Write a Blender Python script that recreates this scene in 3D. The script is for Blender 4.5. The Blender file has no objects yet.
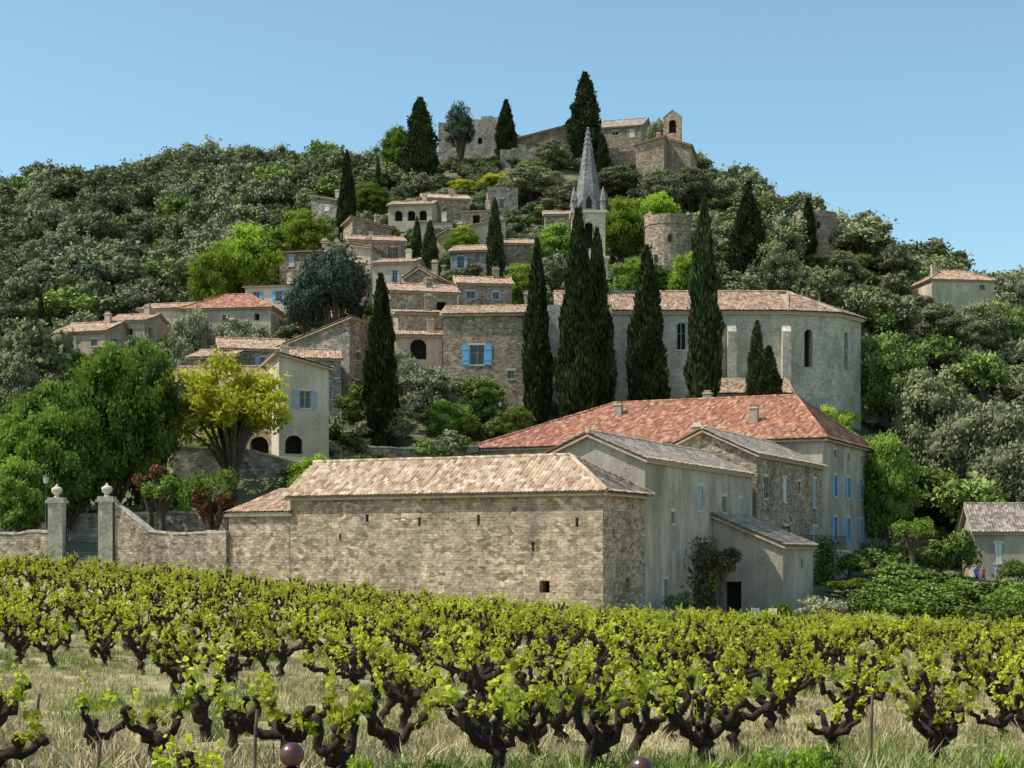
import bpy, math, random, bmesh
import numpy as np
from mathutils import Vector, Matrix
rng=np.random.default_rng(7); R=random.Random(7)
S=bpy.context.scene
COL=S.collection
CAMZ=2.3; FP=1600.0
def WX(px,Y): return (px-512)*Y/FP
def WZ(py,Y): return CAMZ+(553-py)*Y/FP

# ------------------------------------------------------------------ node helpers
def nd(nt,typ,ins=None,**props):
    n=nt.nodes.new(typ)
    for k,v in props.items(): setattr(n,k,v)
    for k,v in (ins or {}).items():
        if isinstance(v,bpy.types.NodeSocket): nt.links.new(v,n.inputs[k])
        else: n.inputs[k].default_value=v
    return n
def mixc(nt,f,a,b,blend='MIX'):
    n=nt.nodes.new('ShaderNodeMix'); n.data_type='RGBA'; n.blend_type=blend; n.clamp_result=False
    for i,v in ((0,f),(6,a),(7,b)):
        if isinstance(v,bpy.types.NodeSocket): nt.links.new(v,n.inputs[i])
        else: n.inputs[i].default_value=v if i==0 else (tuple(v)+(1,))[:4]
    return n.outputs[2]
def ramp(nt,f,stops):
    n=nt.nodes.new('ShaderNodeValToRGB'); nt.links.new(f,n.inputs[0])
    e=n.color_ramp.elements
    while len(e)<len(stops): e.new(0.5)
    for el,(p,c) in zip(e,stops):
        el.position=p; el.color=(c,c,c,1) if isinstance(c,(int,float)) else tuple(c)+(1,)
    return n.outputs[0]
def newmat(name,rough=.9,spec=.2):
    m=bpy.data.materials.new(name); m.use_nodes=True; nt=m.node_tree; nt.nodes.clear()
    out=nt.nodes.new('ShaderNodeOutputMaterial'); b=nt.nodes.new('ShaderNodeBsdfPrincipled')
    b.inputs['Roughness'].default_value=rough; b.inputs['Specular IOR Level'].default_value=spec
    nt.links.new(b.outputs[0],out.inputs[0]); return m,nt,b,out
def math_(nt,op,a,b=0.0):
    n=nt.nodes.new('ShaderNodeMath'); n.operation=op
    for i,v in ((0,a),(1,b)):
        if isinstance(v,bpy.types.NodeSocket): nt.links.new(v,n.inputs[i])
        else: n.inputs[i].default_value=v
    return n.outputs[0]
def simple(name,col,rough=.8,spec=.2,var=.25,scale=3,metal=0):
    m,nt,b,o=newmat(name,rough,spec)
    tc=nd(nt,'ShaderNodeTexCoord')
    ns=nd(nt,'ShaderNodeTexNoise',{'Vector':tc.outputs['Object'],'Scale':scale,'Detail':5})
    f=ramp(nt,ns.outputs[0],[(.3,1-var),(.7,1+var)])
    c=mixc(nt,1.0,col,f,'MULTIPLY'); nt.links.new(c,b.inputs['Base Color'])
    b.inputs['Metallic'].default_value=metal
    return m
def stone(name,c1,c2,mortar,bw=.42,rh=.19,dist=.2,stain=.5,bump=.9,msize=.022,rubble=0.8,patch=.7):
    m,nt,b,o=newmat(name,.95,.1)
    tc=nd(nt,'ShaderNodeTexCoord')
    n1=nd(nt,'ShaderNodeTexNoise',{'Vector':tc.outputs['UV'],'Scale':1.6,'Detail':4})
    off=nd(nt,'ShaderNodeVectorMath',{0:n1.outputs['Color'],1:(-.5,-.5,-.5)},operation='ADD')
    off2=nd(nt,'ShaderNodeVectorMath',{0:off.outputs[0],'Scale':dist},operation='SCALE')
    uv=nd(nt,'ShaderNodeVectorMath',{0:tc.outputs['UV'],1:off2.outputs[0]},operation='ADD')
    br=nd(nt,'ShaderNodeTexBrick',{'Vector':uv.outputs[0],'Color1':c1+(1,),'Color2':c2+(1,),'Mortar':mortar+(1,),'Scale':1.0,'Mortar Size':msize,'Mortar Smooth':.4,'Bias':0.0,'Brick Width':bw,'Row Height':rh})
    sc=nd(nt,'ShaderNodeMapping',{'Vector':uv.outputs[0],'Scale':(1.1/bw,.8/rh,1)})
    vo=nd(nt,'ShaderNodeTexVoronoi',{'Vector':sc.outputs[0],'Scale':1.0})
    vr=ramp(nt,nd(nt,'ShaderNodeSeparateColor',{0:vo.outputs['Color']}).outputs[0],[(0,.36),(.3,.8),(.6,1.05),(1,1.55)])
    c=mixc(nt,rubble,br.outputs[0],mixc(nt,1.0,br.outputs[0],vr,'MULTIPLY'))
    mp=nd(nt,'ShaderNodeMapping',{'Vector':tc.outputs['Object'],'Scale':(.35,.35,.16)})
    ns=nd(nt,'ShaderNodeTexNoise',{'Vector':mp.outputs[0],'Scale':1.3,'Detail':8,'Roughness':.65})
    st=ramp(nt,ns.outputs[0],[(.3,1-stain),(.52,1.0),(.75,1.2)])
    c=mixc(nt,1.0,c,st,'MULTIPLY')
    n3=nd(nt,'ShaderNodeTexNoise',{'Vector':tc.outputs['Object'],'Scale':.4,'Detail':7,'Roughness':.65})
    gm=ramp(nt,n3.outputs[0],[(.45,0.0),(.68,patch)])
    g=(c1[0]*.55,c1[1]*.58,c1[2]*.62)
    c=mixc(nt,gm,c,g)
    n4=nd(nt,'ShaderNodeTexNoise',{'Vector':tc.outputs['Object'],'Scale':5.0,'Detail':6,'Roughness':.65})
    c=mixc(nt,1.0,c,ramp(nt,n4.outputs[0],[(.3,.62),(.7,1.3)]),'MULTIPLY')
    nt.links.new(c,b.inputs['Base Color'])
    hh=math_(nt,'SUBTRACT',math_(nt,'ADD',n4.outputs[0],vr),br.outputs['Fac'])
    bp=nd(nt,'ShaderNodeBump',{'Height':hh,'Strength':bump,'Distance':.06})
    nt.links.new(bp.outputs[0],b.inputs['Normal'])
    return m
def plaster(name,c1,c2,stain=.4):
    m,nt,b,o=newmat(name,.95,.1)
    tc=nd(nt,'ShaderNodeTexCoord')
    mp=nd(nt,'ShaderNodeMapping',{'Vector':tc.outputs['Object'],'Scale':(1,1,.3)})
    ns=nd(nt,'ShaderNodeTexNoise',{'Vector':mp.outputs[0],'Scale':.9,'Detail':9,'Roughness':.7})
    c=mixc(nt,ramp(nt,ns.outputs[0],[(.35,0.0),(.65,1.0)]),c1,c2)
    n2=nd(nt,'ShaderNodeTexNoise',{'Vector':mp.outputs[0],'Scale':.3,'Detail':8,'Roughness':.75})
    c=mixc(nt,1.0,c,ramp(nt,n2.outputs[0],[(.35,1-stain),(.6,1.08)]),'MULTIPLY')
    n5=nd(nt,'ShaderNodeTexNoise',{'Vector':tc.outputs['Object'],'Scale':.55,'Detail':8,'Roughness':.6})
    vo=nd(nt,'ShaderNodeTexVoronoi',{'Vector':nd(nt,'ShaderNodeMapping',{'Vector':tc.outputs['UV'],'Scale':(2.6,5,1)}).outputs[0]})
    sc=ramp(nt,nd(nt,'ShaderNodeSeparateColor',{0:vo.outputs['Color']}).outputs[0],[(0,tuple(x*.45 for x in c2)),(1,tuple(x*.95 for x in c1))])
    c=mixc(nt,ramp(nt,n5.outputs[0],[(.54,0.0),(.58,.8)]),c,sc)
    n3=nd(nt,'ShaderNodeTexNoise',{'Vector':tc.outputs['Object'],'Scale':9,'Detail':4})
    c=mixc(nt,1.0,c,ramp(nt,n3.outputs[0],[(.3,.85),(.7,1.1)]),'MULTIPLY')
    nt.links.new(c,b.inputs['Base Color'])
    bp=nd(nt,'ShaderNodeBump',{'Height':n3.outputs[0],'Strength':.4,'Distance':.03}); nt.links.new(bp.outputs[0],b.inputs['Normal'])
    return m
def tiles(name,stops,pitch=.24,course=.4,lichen=.5,lc=(.2,.18,.15)):
    m,nt,b,o=newmat(name,.9,.15)
    tc=nd(nt,'ShaderNodeTexCoord')
    v=nd(nt,'ShaderNodeVectorMath',{0:tc.outputs['UV'],1:(1/pitch,1/course,0)},operation='MULTIPLY')
    fl=nd(nt,'ShaderNodeVectorMath',{0:v.outputs[0]},operation='FLOOR')
    wn=nd(nt,'ShaderNodeTexWhiteNoise',{'Vector':fl.outputs[0]},noise_dimensions='3D')
    c=ramp(nt,wn.outputs['Value'],stops)
    n2=nd(nt,'ShaderNodeTexNoise',{'Vector':tc.outputs['Object'],'Scale':.5,'Detail':7,'Roughness':.65})
    c=mixc(nt,ramp(nt,n2.outputs[0],[(.45,0.0),(.7,lichen)]),c,lc)
    n3=nd(nt,'ShaderNodeTexNoise',{'Vector':tc.outputs['Object'],'Scale':7,'Detail':4})
    c=mixc(nt,1.0,c,ramp(nt,n3.outputs[0],[(.3,.75),(.7,1.2)]),'MULTIPLY')
    nt.links.new(c,b.inputs['Base Color']); return m
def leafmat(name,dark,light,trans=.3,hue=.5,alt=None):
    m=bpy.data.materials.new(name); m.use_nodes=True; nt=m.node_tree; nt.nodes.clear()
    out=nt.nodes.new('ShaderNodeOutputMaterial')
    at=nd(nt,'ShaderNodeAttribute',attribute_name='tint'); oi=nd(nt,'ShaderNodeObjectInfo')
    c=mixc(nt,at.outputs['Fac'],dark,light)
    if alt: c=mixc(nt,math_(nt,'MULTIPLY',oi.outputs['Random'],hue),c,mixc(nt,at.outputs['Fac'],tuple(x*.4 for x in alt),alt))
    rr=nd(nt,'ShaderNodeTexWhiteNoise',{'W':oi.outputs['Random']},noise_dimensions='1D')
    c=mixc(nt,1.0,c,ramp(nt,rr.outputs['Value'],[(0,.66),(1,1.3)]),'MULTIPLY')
    b=nd(nt,'ShaderNodeBsdfDiffuse',{'Color':c})
    if trans<.2:
        nt.links.new(b.outputs[0],out.inputs[0]); return m
    t=nd(nt,'ShaderNodeBsdfTranslucent',{'Color':mixc(nt,1.0,c,(1.3,1.35,.7),'MULTIPLY')})
    mx=nd(nt,'ShaderNodeMixShader',{0:trans,1:b.outputs[0],2:t.outputs[0]})
    nt.links.new(mx.outputs[0],out.inputs[0]); return m

M={}
M['tan']=stone('stone_tan',(.64,.475,.335),(.42,.305,.21),(.54,.42,.30),.38,.17)
M['tan2']=stone('stone_tan_rough',(.55,.42,.295),(.34,.255,.18),(.45,.355,.255),.36,.16)
M['grey']=stone('stone_grey',(.50,.435,.345),(.32,.28,.225),(.41,.36,.285),.44,.2)
M['pale']=stone('stone_pale_ashlar',(.62,.55,.43),(.52,.46,.355),(.52,.465,.365),.7,.32,.03,.45,.3,.01,.2,.6)
M['spire']=stone('stone_spire',(.30,.285,.26),(.20,.195,.18),(.24,.23,.21),.6,.3,.02,.4,.3,.01,.2)
M['cream']=plaster('plaster_cream',(.70,.585,.43),(.58,.475,.34))
M['greyp']=plaster('plaster_grey',(.57,.485,.38),(.41,.35,.285),.5)
M['pinkp']=plaster('plaster_pink',(.64,.485,.37),(.52,.39,.295))
M['whitep']=plaster('plaster_white',(.74,.69,.60),(.64,.58,.49),.3)
M['t_brown']=tiles('tiles_brown',[(0,(.20,.115,.075)),(.35,(.38,.225,.145)),(.7,(.47,.31,.205)),(1,(.58,.45,.33))],lichen=.45,lc=(.25,.19,.14))
M['t_red']=tiles('tiles_red',[(0,(.18,.075,.048)),(.35,(.35,.135,.082)),(.75,(.43,.19,.12)),(1,(.54,.35,.24))],lichen=.45,lc=(.23,.15,.11))
M['t_grey']=tiles('tiles_grey',[(0,(.17,.135,.11)),(.4,(.30,.23,.18)),(.8,(.42,.33,.26)),(1,(.52,.44,.36))],lichen=.6,lc=(.19,.17,.145))
M['t_pale']=tiles('tiles_pale',[(0,(.28,.175,.115)),(.4,(.47,.31,.205)),(.8,(.58,.42,.295)),(1,(.68,.57,.45))],lichen=.4,lc=(.31,.24,.175))
M['t_bright']=tiles('tiles_bright',[(0,(.40,.25,.17)),(.35,(.62,.43,.31)),(.8,(.70,.55,.42)),(1,(.76,.66,.54))],lichen=.3,lc=(.42,.33,.25))
M['mortar']=simple('eave_mortar',(.42,.34,.25))
M['trim']=simple('stone_trim',(.58,.51,.40),var=.15)
M['glass']=newmat('window_glass',.08,.6)[0]; M['glass'].node_tree.nodes['Principled BSDF'].inputs['Base Color'].default_value=(.02,.025,.03,1)
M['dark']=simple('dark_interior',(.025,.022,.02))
M['frame']=simple('window_frame',(.45,.43,.40),.6)
M['blue']=simple('shutter_blue',(.16,.42,.66),.6,var=.12)
M['bluegrey']=simple('shutter_bluegrey',(.30,.38,.42),.6,var=.15)
M['brownw']=simple('shutter_brown',(.16,.09,.05),.7)
M['greenw']=simple('shutter_green',(.14,.22,.17),.7)
M['whitew']=simple('shutter_white',(.6,.58,.54),.6,var=.1)
M['iron']=simple('iron',(.03,.03,.032),.5,.5)
M['gateiron']=simple('gate_iron',(.11,.14,.16),.6,.3)
M['rust']=simple('rusty_iron',(.07,.022,.016),.35,.6,var=.3,scale=30)
M['bark']=simple('bark',(.12,.09,.065),.95,var=.5,scale=8)
M['vbark']=simple('vine_bark',(.036,.023,.017),.95,var=.6,scale=25)
M['wood']=simple('stake_wood',(.16,.11,.08),.9,var=.4,scale=12)
M['rock']=simple('rock',(.44,.38,.30),.95,var=.45,scale=4)

# ------------------------------------------------------------------ mesh builder
class MB:
    def __init__(s): s.c=[]; s.nv=0
    def add(s,V,F,m=0,UV=None,t=.5):
        V=np.asarray(V,dtype=np.float64).reshape(-1,3); F=np.asarray(F,dtype=np.int64)
        if F.ndim==1: F=F.reshape(1,-1)
        n=len(V)
        if UV is None: UV=np.stack([V[:,0]+V[:,1],V[:,2]],1)
        T=np.full(n,t,dtype=np.float64) if np.isscalar(t) else np.asarray(t)
        s.c.append((V,F+s.nv,m,np.asarray(UV,dtype=np.float64),T)); s.nv+=n
    def poly(s,pts,m=0,uv=None): s.add(pts,list(range(len(pts))),m,uv)
    def build(s,name,mats,smooth=False):
        me=bpy.data.meshes.new(name)
        V=np.concatenate([c[0] for c in s.c]); UV=np.concatenate([c[3] for c in s.c]); T=np.concatenate([c[4] for c in s.c])
        lo=np.concatenate([c[1].ravel() for c in s.c])
        cnt=np.concatenate([np.full(len(c[1]),c[1].shape[1]) for c in s.c])
        mi=np.concatenate([np.full(len(c[1]),c[2]) for c in s.c])
        st=np.concatenate([[0],np.cumsum(cnt)[:-1]])
        me.vertices.add(len(V)); me.vertices.foreach_set('co',V.ravel().astype(np.float32))
        me.loops.add(len(lo)); me.loops.foreach_set('vertex_index',lo.astype(np.int32))
        me.polygons.add(len(cnt)); me.polygons.foreach_set('loop_start',st.astype(np.int32))
        me.polygons.foreach_set('material_index',mi.astype(np.int32))
        me.update(calc_edges=True)
        uvl=me.uv_layers.new(name='UVMap'); uvl.data.foreach_set('uv',UV[lo].ravel().astype(np.float32))
        a=me.attributes.new('tint','FLOAT','POINT'); a.data.foreach_set('value',T.astype(np.float32))
        if smooth: me.polygons.foreach_set('use_smooth',np.ones(len(cnt),dtype=bool))
        for m in mats: me.materials.append(m)
        return me
def obj(name,me,parent=None,loc=(0,0,0),rot=(0,0,0),link=True,scale=(1,1,1)):
    o=bpy.data.objects.new(name,me); o.location=loc; o.rotation_euler=rot; o.scale=scale
    if link: COL.objects.link(o)
    if parent: o.parent=parent
    return o
def box(mb,a,b,m=0):
    x0,y0,z0=a; x1,y1,z1=b
    V=[(x0,y0,z0),(x1,y0,z0),(x1,y1,z0),(x0,y1,z0),(x0,y0,z1),(x1,y0,z1),(x1,y1,z1),(x0,y1,z1)]
    for f in ((0,3,2,1),(4,5,6,7),(0,1,5,4),(1,2,6,5),(2,3,7,6),(3,0,4,7)):
        P=[V[i] for i in f]
        if f in((0,3,2,1),(4,5,6,7)): uv=[(p[0],p[1]) for p in P]
        elif f in((0,1,5,4),(2,3,7,6)): uv=[(p[0],p[2]) for p in P]
        else: uv=[(p[1],p[2]) for p in P]
        mb.poly(P,m,uv)
def tube(mb,P,rad,sides=6,m=0,t=.5,cap=True):
    P=np.asarray(P,float); n=len(P); rad=np.broadcast_to(rad,(n,))
    d=np.gradient(P,axis=0); d/=np.linalg.norm(d,axis=1)[:,None]+1e-9
    ref=np.where(np.abs(d[:,2:3])>.9,np.array([[1.,0,0]]),np.array([[0,0,1.]]))
    a=np.cross(d,ref); a/=np.linalg.norm(a,axis=1)[:,None]; b=np.cross(d,a)
    for i in range(1,n):
        if np.dot(a[i],a[i-1])<0: a[i]*=-1;b[i]*=-1
    th=np.arange(sides)*2*np.pi/sides
    V=P[:,None]+rad[:,None,None]*(a[:,None]*np.cos(th)[None,:,None]+b[:,None]*np.sin(th)[None,:,None])
    F=[[i*sides+j,i*sides+(j+1)%sides,(i+1)*sides+(j+1)%sides,(i+1)*sides+j] for i in range(n-1) for j in range(sides)]
    mb.add(V.reshape(-1,3),F,m,None,t)
    if cap:
        mb.add(V[-1],list(range(sides)),m,None,t); mb.add(V[0],list(range(sides))[::-1],m,None,t)
def lathe(mb,c,prof,sides=16,m=0,th0=0,uvr=None):
    th=th0+np.arange(sides)*2*np.pi/sides
    c=np.array(c,float)
    V=[]
    for r,z in prof:
        for k in range(sides): V.append((c[0]+r*math.cos(th[k]),c[1]+r*math.sin(th[k]),c[2]+z))
    V=np.array(V)
    for i in range(len(prof)-1):
        for j in range(sides):
            j2=(j+1)%sides; q=[i*sides+j,i*sides+j2,(i+1)*sides+j2,(i+1)*sides+j]
            r=max(prof[i][0],prof[i+1][0]); u0=r*2*math.pi*j/sides; u1=r*2*math.pi*(j+1)/sides
            mb.add(V[q],[0,1,2,3],m,[(u0,prof[i][1]),(u1,prof[i][1]),(u1,prof[i+1][1]),(u0,prof[i+1][1])])
def ico(sub):
    bm=bmesh.new(); bmesh.ops.create_icosphere(bm,subdivisions=sub,radius=1)
    V=np.array([v.co[:] for v in bm.verts]); F=np.array([[v.index for v in f.verts] for f in bm.faces]); bm.free(); return V,F
ICO1=ico(1); ICO2=ico(2)

# ------------------------------------------------------------------ terrain
gfx=[-200,-60,-30,-24,-12,-3,5,14,25,60,200]; gfz=[3,2.0,1.3,1.0,.05,-.8,-1.3,-1.7,-2.0,-2.4,-3]
ROWS=[ # Y, [(bearing, level)]
 (112,[(-400,515),(0,518),(150,520),(260,528),(330,545),(600,560),(850,585),(1024,592),(1400,598)]),
 (121,[(-400,495),(0,503),(175,492),(300,494),(400,512),(600,545),(850,578),(1024,588),(1400,594)]),
 (126,[(-400,480),(0,485),(175,455),(300,458),(400,500),(600,530),(850,572),(1024,585),(1400,592)]),
 (137,[(-400,450),(0,462),(175,450),(300,452),(400,478),(480,480),(600,500),(850,560),(1024,580),(1400,590)]),
 (142,[(-400,440),(0,450),(175,445),(330,446),(480,448),(600,468),(750,468),(850,550),(880,556),(1024,572),(1400,585)]),
 (160,[(-400,410),(0,425),(200,425),(330,420),(400,402),(500,405),(600,418),(750,412),(850,425),(890,490),(960,540),(1100,562),(1400,580)]),
 (180,[(-400,370),(0,385),(200,385),(330,375),(430,358),(520,362),(650,372),(800,385),(870,398),(930,470),(1024,515),(1200,540),(1500,570)]),
 (210,[(-400,330),(0,350),(120,348),(200,325),(300,300),(400,290),(500,285),(600,288),(700,300),(800,320),(900,368),(1024,420),(1200,480),(1500,540)]),
 (250,[(-400,290),(0,300),(150,288),(250,258),(350,232),(450,225),(550,225),(650,245),(750,255),(850,262),(950,306),(1024,345),(1200,410),(1500,500)]),
 (290,[(-400,250),(0,252),(150,238),(280,215),(380,190),(450,170),(550,162),(640,165),(690,172),(730,205),(790,238),(850,258),(950,290),(1024,318),(1200,380),(1500,470)]),
 (330,[(-400,230),(0,226),(150,205),(300,190),(400,178),(500,165),(640,168),(700,190),(800,250),(900,290),(1024,322),(1300,400)]),
 (400,[(-500,225),(-200,218),(0,212),(80,193),(150,186),(250,178),(350,184),(400,205),(500,240),(700,300),(900,350),(1100,400)]),
 (480,[(-500,300),(0,290),(250,270),(500,330),(1000,430)]),
 (600,[(-500,430),(0,430),(1000,500)])]
RY=[r[0] for r in ROWS]
RXZ=[([WX(p,r[0]) for p,_ in r[1]],[WZ(q,r[0]) for _,q in r[1]]) for r in ROWS]
def gz(X,Y):
    X=np.atleast_1d(np.asarray(X,float)); Y=np.atleast_1d(np.asarray(Y,float))
    X,Y=np.broadcast_arrays(X,Y)
    fz=np.interp(X,gfx,gfz)*np.clip((Y-14)/66,0,1)
    levels=[fz]+[np.interp(X,a,b) for a,b in RXZ]+[np.zeros_like(X)]
    ys=[100]+RY+[900]
    z=levels[0].copy()
    for i in range(len(ys)-1):
        t=np.clip((Y-ys[i])/(ys[i+1]-ys[i]),0,1)
        z=np.where(Y>ys[i],levels[i]*(1-t)+levels[i+1]*t,z)
    fade=np.clip((np.abs(X)-420)/500,0,1); z=z*(1-fade)
    return z
def g1(X,Y): return float(gz(X,Y)[0])
def axis(parts):
    out=[]
    for a,b,s in parts: out+=list(np.arange(a,b,s))
    return np.array(out+[parts[-1][1]])
ax=axis([(-4000,-800,400),(-800,-300,40),(-300,-60,4),(-60,60,1.2),(60,340,4),(340,800,40),(800,4001,400)])
ay=axis([(-400,-20,40),(-20,130,1.2),(130,200,2.5),(200,440,4),(440,1000,20),(1000,6001,500)])
GX,GY=np.meshgrid(ax,ay); GZ=gz(GX.ravel(),GY.ravel()).reshape(GX.shape)
GZ=GZ+.06*np.sin(GX*1.7+np.sin(GY*.9)*2)*np.sin(GY*1.3+GX*.4)*(GY<100)
nx=len(ax); ny=len(ay)
idx=np.arange(nx*ny).reshape(ny,nx)
F=np.stack([idx[:-1,:-1],idx[:-1,1:],idx[1:,1:],idx[1:,:-1]],-1).reshape(-1,4)
mb=MB(); mb.add(np.stack([GX.ravel(),GY.ravel(),GZ.ravel()],1),F)
m,nt,b,o=newmat('ground_soil_and_grass',1,.05)
geo=nd(nt,'ShaderNodeNewGeometry')
na=nd(nt,'ShaderNodeTexNoise',{'Vector':geo.outputs['Position'],'Scale':.35,'Detail':8,'Roughness':.65})
nb=nd(nt,'ShaderNodeTexNoise',{'Vector':geo.outputs['Position'],'Scale':6.0,'Detail':8,'Roughness':.7})
c=mixc(nt,ramp(nt,na.outputs[0],[(.40,0.0),(.62,1.0)]),(.50,.40,.23),(.22,.23,.085))
c=mixc(nt,1.0,c,ramp(nt,nb.outputs[0],[(.25,.5),(.5,1.0),(.75,1.35)]),'MULTIPLY')
sp=nd(nt,'ShaderNodeSeparateXYZ',{0:geo.outputs['Position']})
fy=ramp(nt,math_(nt,'DIVIDE',sp.outputs[1],200.0),[(.47,0.0),(.52,1.0)])
hc=mixc(nt,ramp(nt,na.outputs[0],[(.4,0.0),(.6,1.0)]),(.10,.12,.05),(.22,.20,.12))
hc=mixc(nt,1.0,hc,ramp(nt,nb.outputs[0],[(.25,.6),(.75,1.3)]),'MULTIPLY')
c=mixc(nt,fy,c,hc)
nt.links.new(c,b.inputs['Base Color'])
bp=nd(nt,'ShaderNodeBump',{'Height':nb.outputs[0],'Strength':.7,'Distance':.08}); nt.links.new(bp.outputs[0],b.inputs['Normal'])
obj('ground',mb.build('ground',[m],True))

# ------------------------------------------------------------------ buildings
OCC=[]   # (X,Y,halfwidth,depth)
def roof_plane(mb,E0,E1,T0,T1,m,ms,detail=1,pitch=.24,course=.4):
    E0,E1,T0,T1=[np.array(p,float) for p in (E0,E1,T0,T1)]
    L=np.linalg.norm(E1-E0); U=(E1-E0)/L; N=np.cross(U,((T0+T1)/2-E0)); N/=np.linalg.norm(N)
    if N[2]<0: N=-N
    Vd=np.cross(N,U)
    if Vd[2]<0: Vd=-Vd
    pu=lambda p:(np.dot(p-E0,U),np.dot(p-E0,Vd))
    (u0,v0),(u1,v1)=pu(T0),pu(T1)
    if u1-u0<1e-3: u1=u0+1e-3
    ns=4 if detail else 3
    if not detail: pitch*=1.25
    us=np.arange(0,L+1e-6,pitch/ns)
    top=np.interp(us,[min(-1e-3,u0-1e-3),u0,u1,max(L+1e-3,u1+1e-3)],[0,v0,v1,0])
    vm=max(v0,v1)
    if detail:
        vs=[];hs=[];k=0
        while k*course<vm: vs+=[k*course,k*course+course-.02]; hs+=[.035,0]; k+=1
        vs.append(vm);hs.append(.0)
    else:
        vs=list(np.arange(0,vm,course*2))+[vm]; hs=[0]*len(vs)
    vs=np.array(vs);hs=np.array(hs)
    prof=.02+.06*np.abs(np.sin(np.pi*us/pitch))
    VV=np.minimum(vs[:,None],top[None,:]); H=hs[:,None]+prof[None,:]
    tilej=rng.uniform(-.018,.018,(len(vs),int(L/pitch)+3))[:,(us/pitch).astype(int)]
    H=H+tilej
    wob=.04*np.sin(us*.9+E0[0])[None,:]*np.sin(np.pi*np.clip(VV/vm,0,1))
    sag=-.09*np.sin(np.pi*us/L)[None,:]*np.sin(np.pi*np.clip(VV/vm,0,1))*(1 if L>6 else 0)+wob*(1 if detail else 0)
    P=E0+us[None,:,None]*U+VV[...,None]*Vd+(H+sag)[...,None]*N
    n=len(us);k=len(vs); idx=np.arange(n*k).reshape(k,n)
    F=np.stack([idx[:-1,:-1],idx[:-1,1:],idx[1:,1:],idx[1:,:-1]],-1)
    dv=(VV[1:,:-1]-VV[:-1,:-1])+(VV[1:,1:]-VV[:-1,1:]); F=F[dv>1e-4]
    UV=np.stack([np.broadcast_to(us+.001,VV.shape)+E0[0]*3.7,VV+.001],-1).reshape(-1,2)
    mb.add(P.reshape(-1,3),F.reshape(-1,4),m,UV)
    q=[E0,E1,T1,T0]; q2=[p-N*.24 for p in q]; q=[p-N*.13 for p in q]
    mb.poly(q2[::-1],ms)
    mb.poly(q,ms)
    for i in range(4):
        j=(i+1)%4
        if np.linalg.norm(q[i]-q[j])>1e-3: mb.poly([q2[i],q2[j],q[j],q[i]],ms)
def ridgecap(mb,A,B,m,r=.13):
    A=np.array(A,float);B=np.array(B,float); n=max(2,int(np.linalg.norm(B-A)/.45))
    P=[A+(B-A)*t+np.array([0,0,.02+rng.uniform(-.015,.015)]) for t in np.linspace(0,1,n+1)]
    tube(mb,P,[r*(1+.12*(i%2)) for i in range(n+1)],6,m)
SHM={'blue':'blue','bg':'bluegrey','brown':'brownw','green':'greenw','white':'whitew'}
OPM=['wall','glass','dark','frame','trim','blue','bluegrey','brownw','greenw','whitew']
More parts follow.
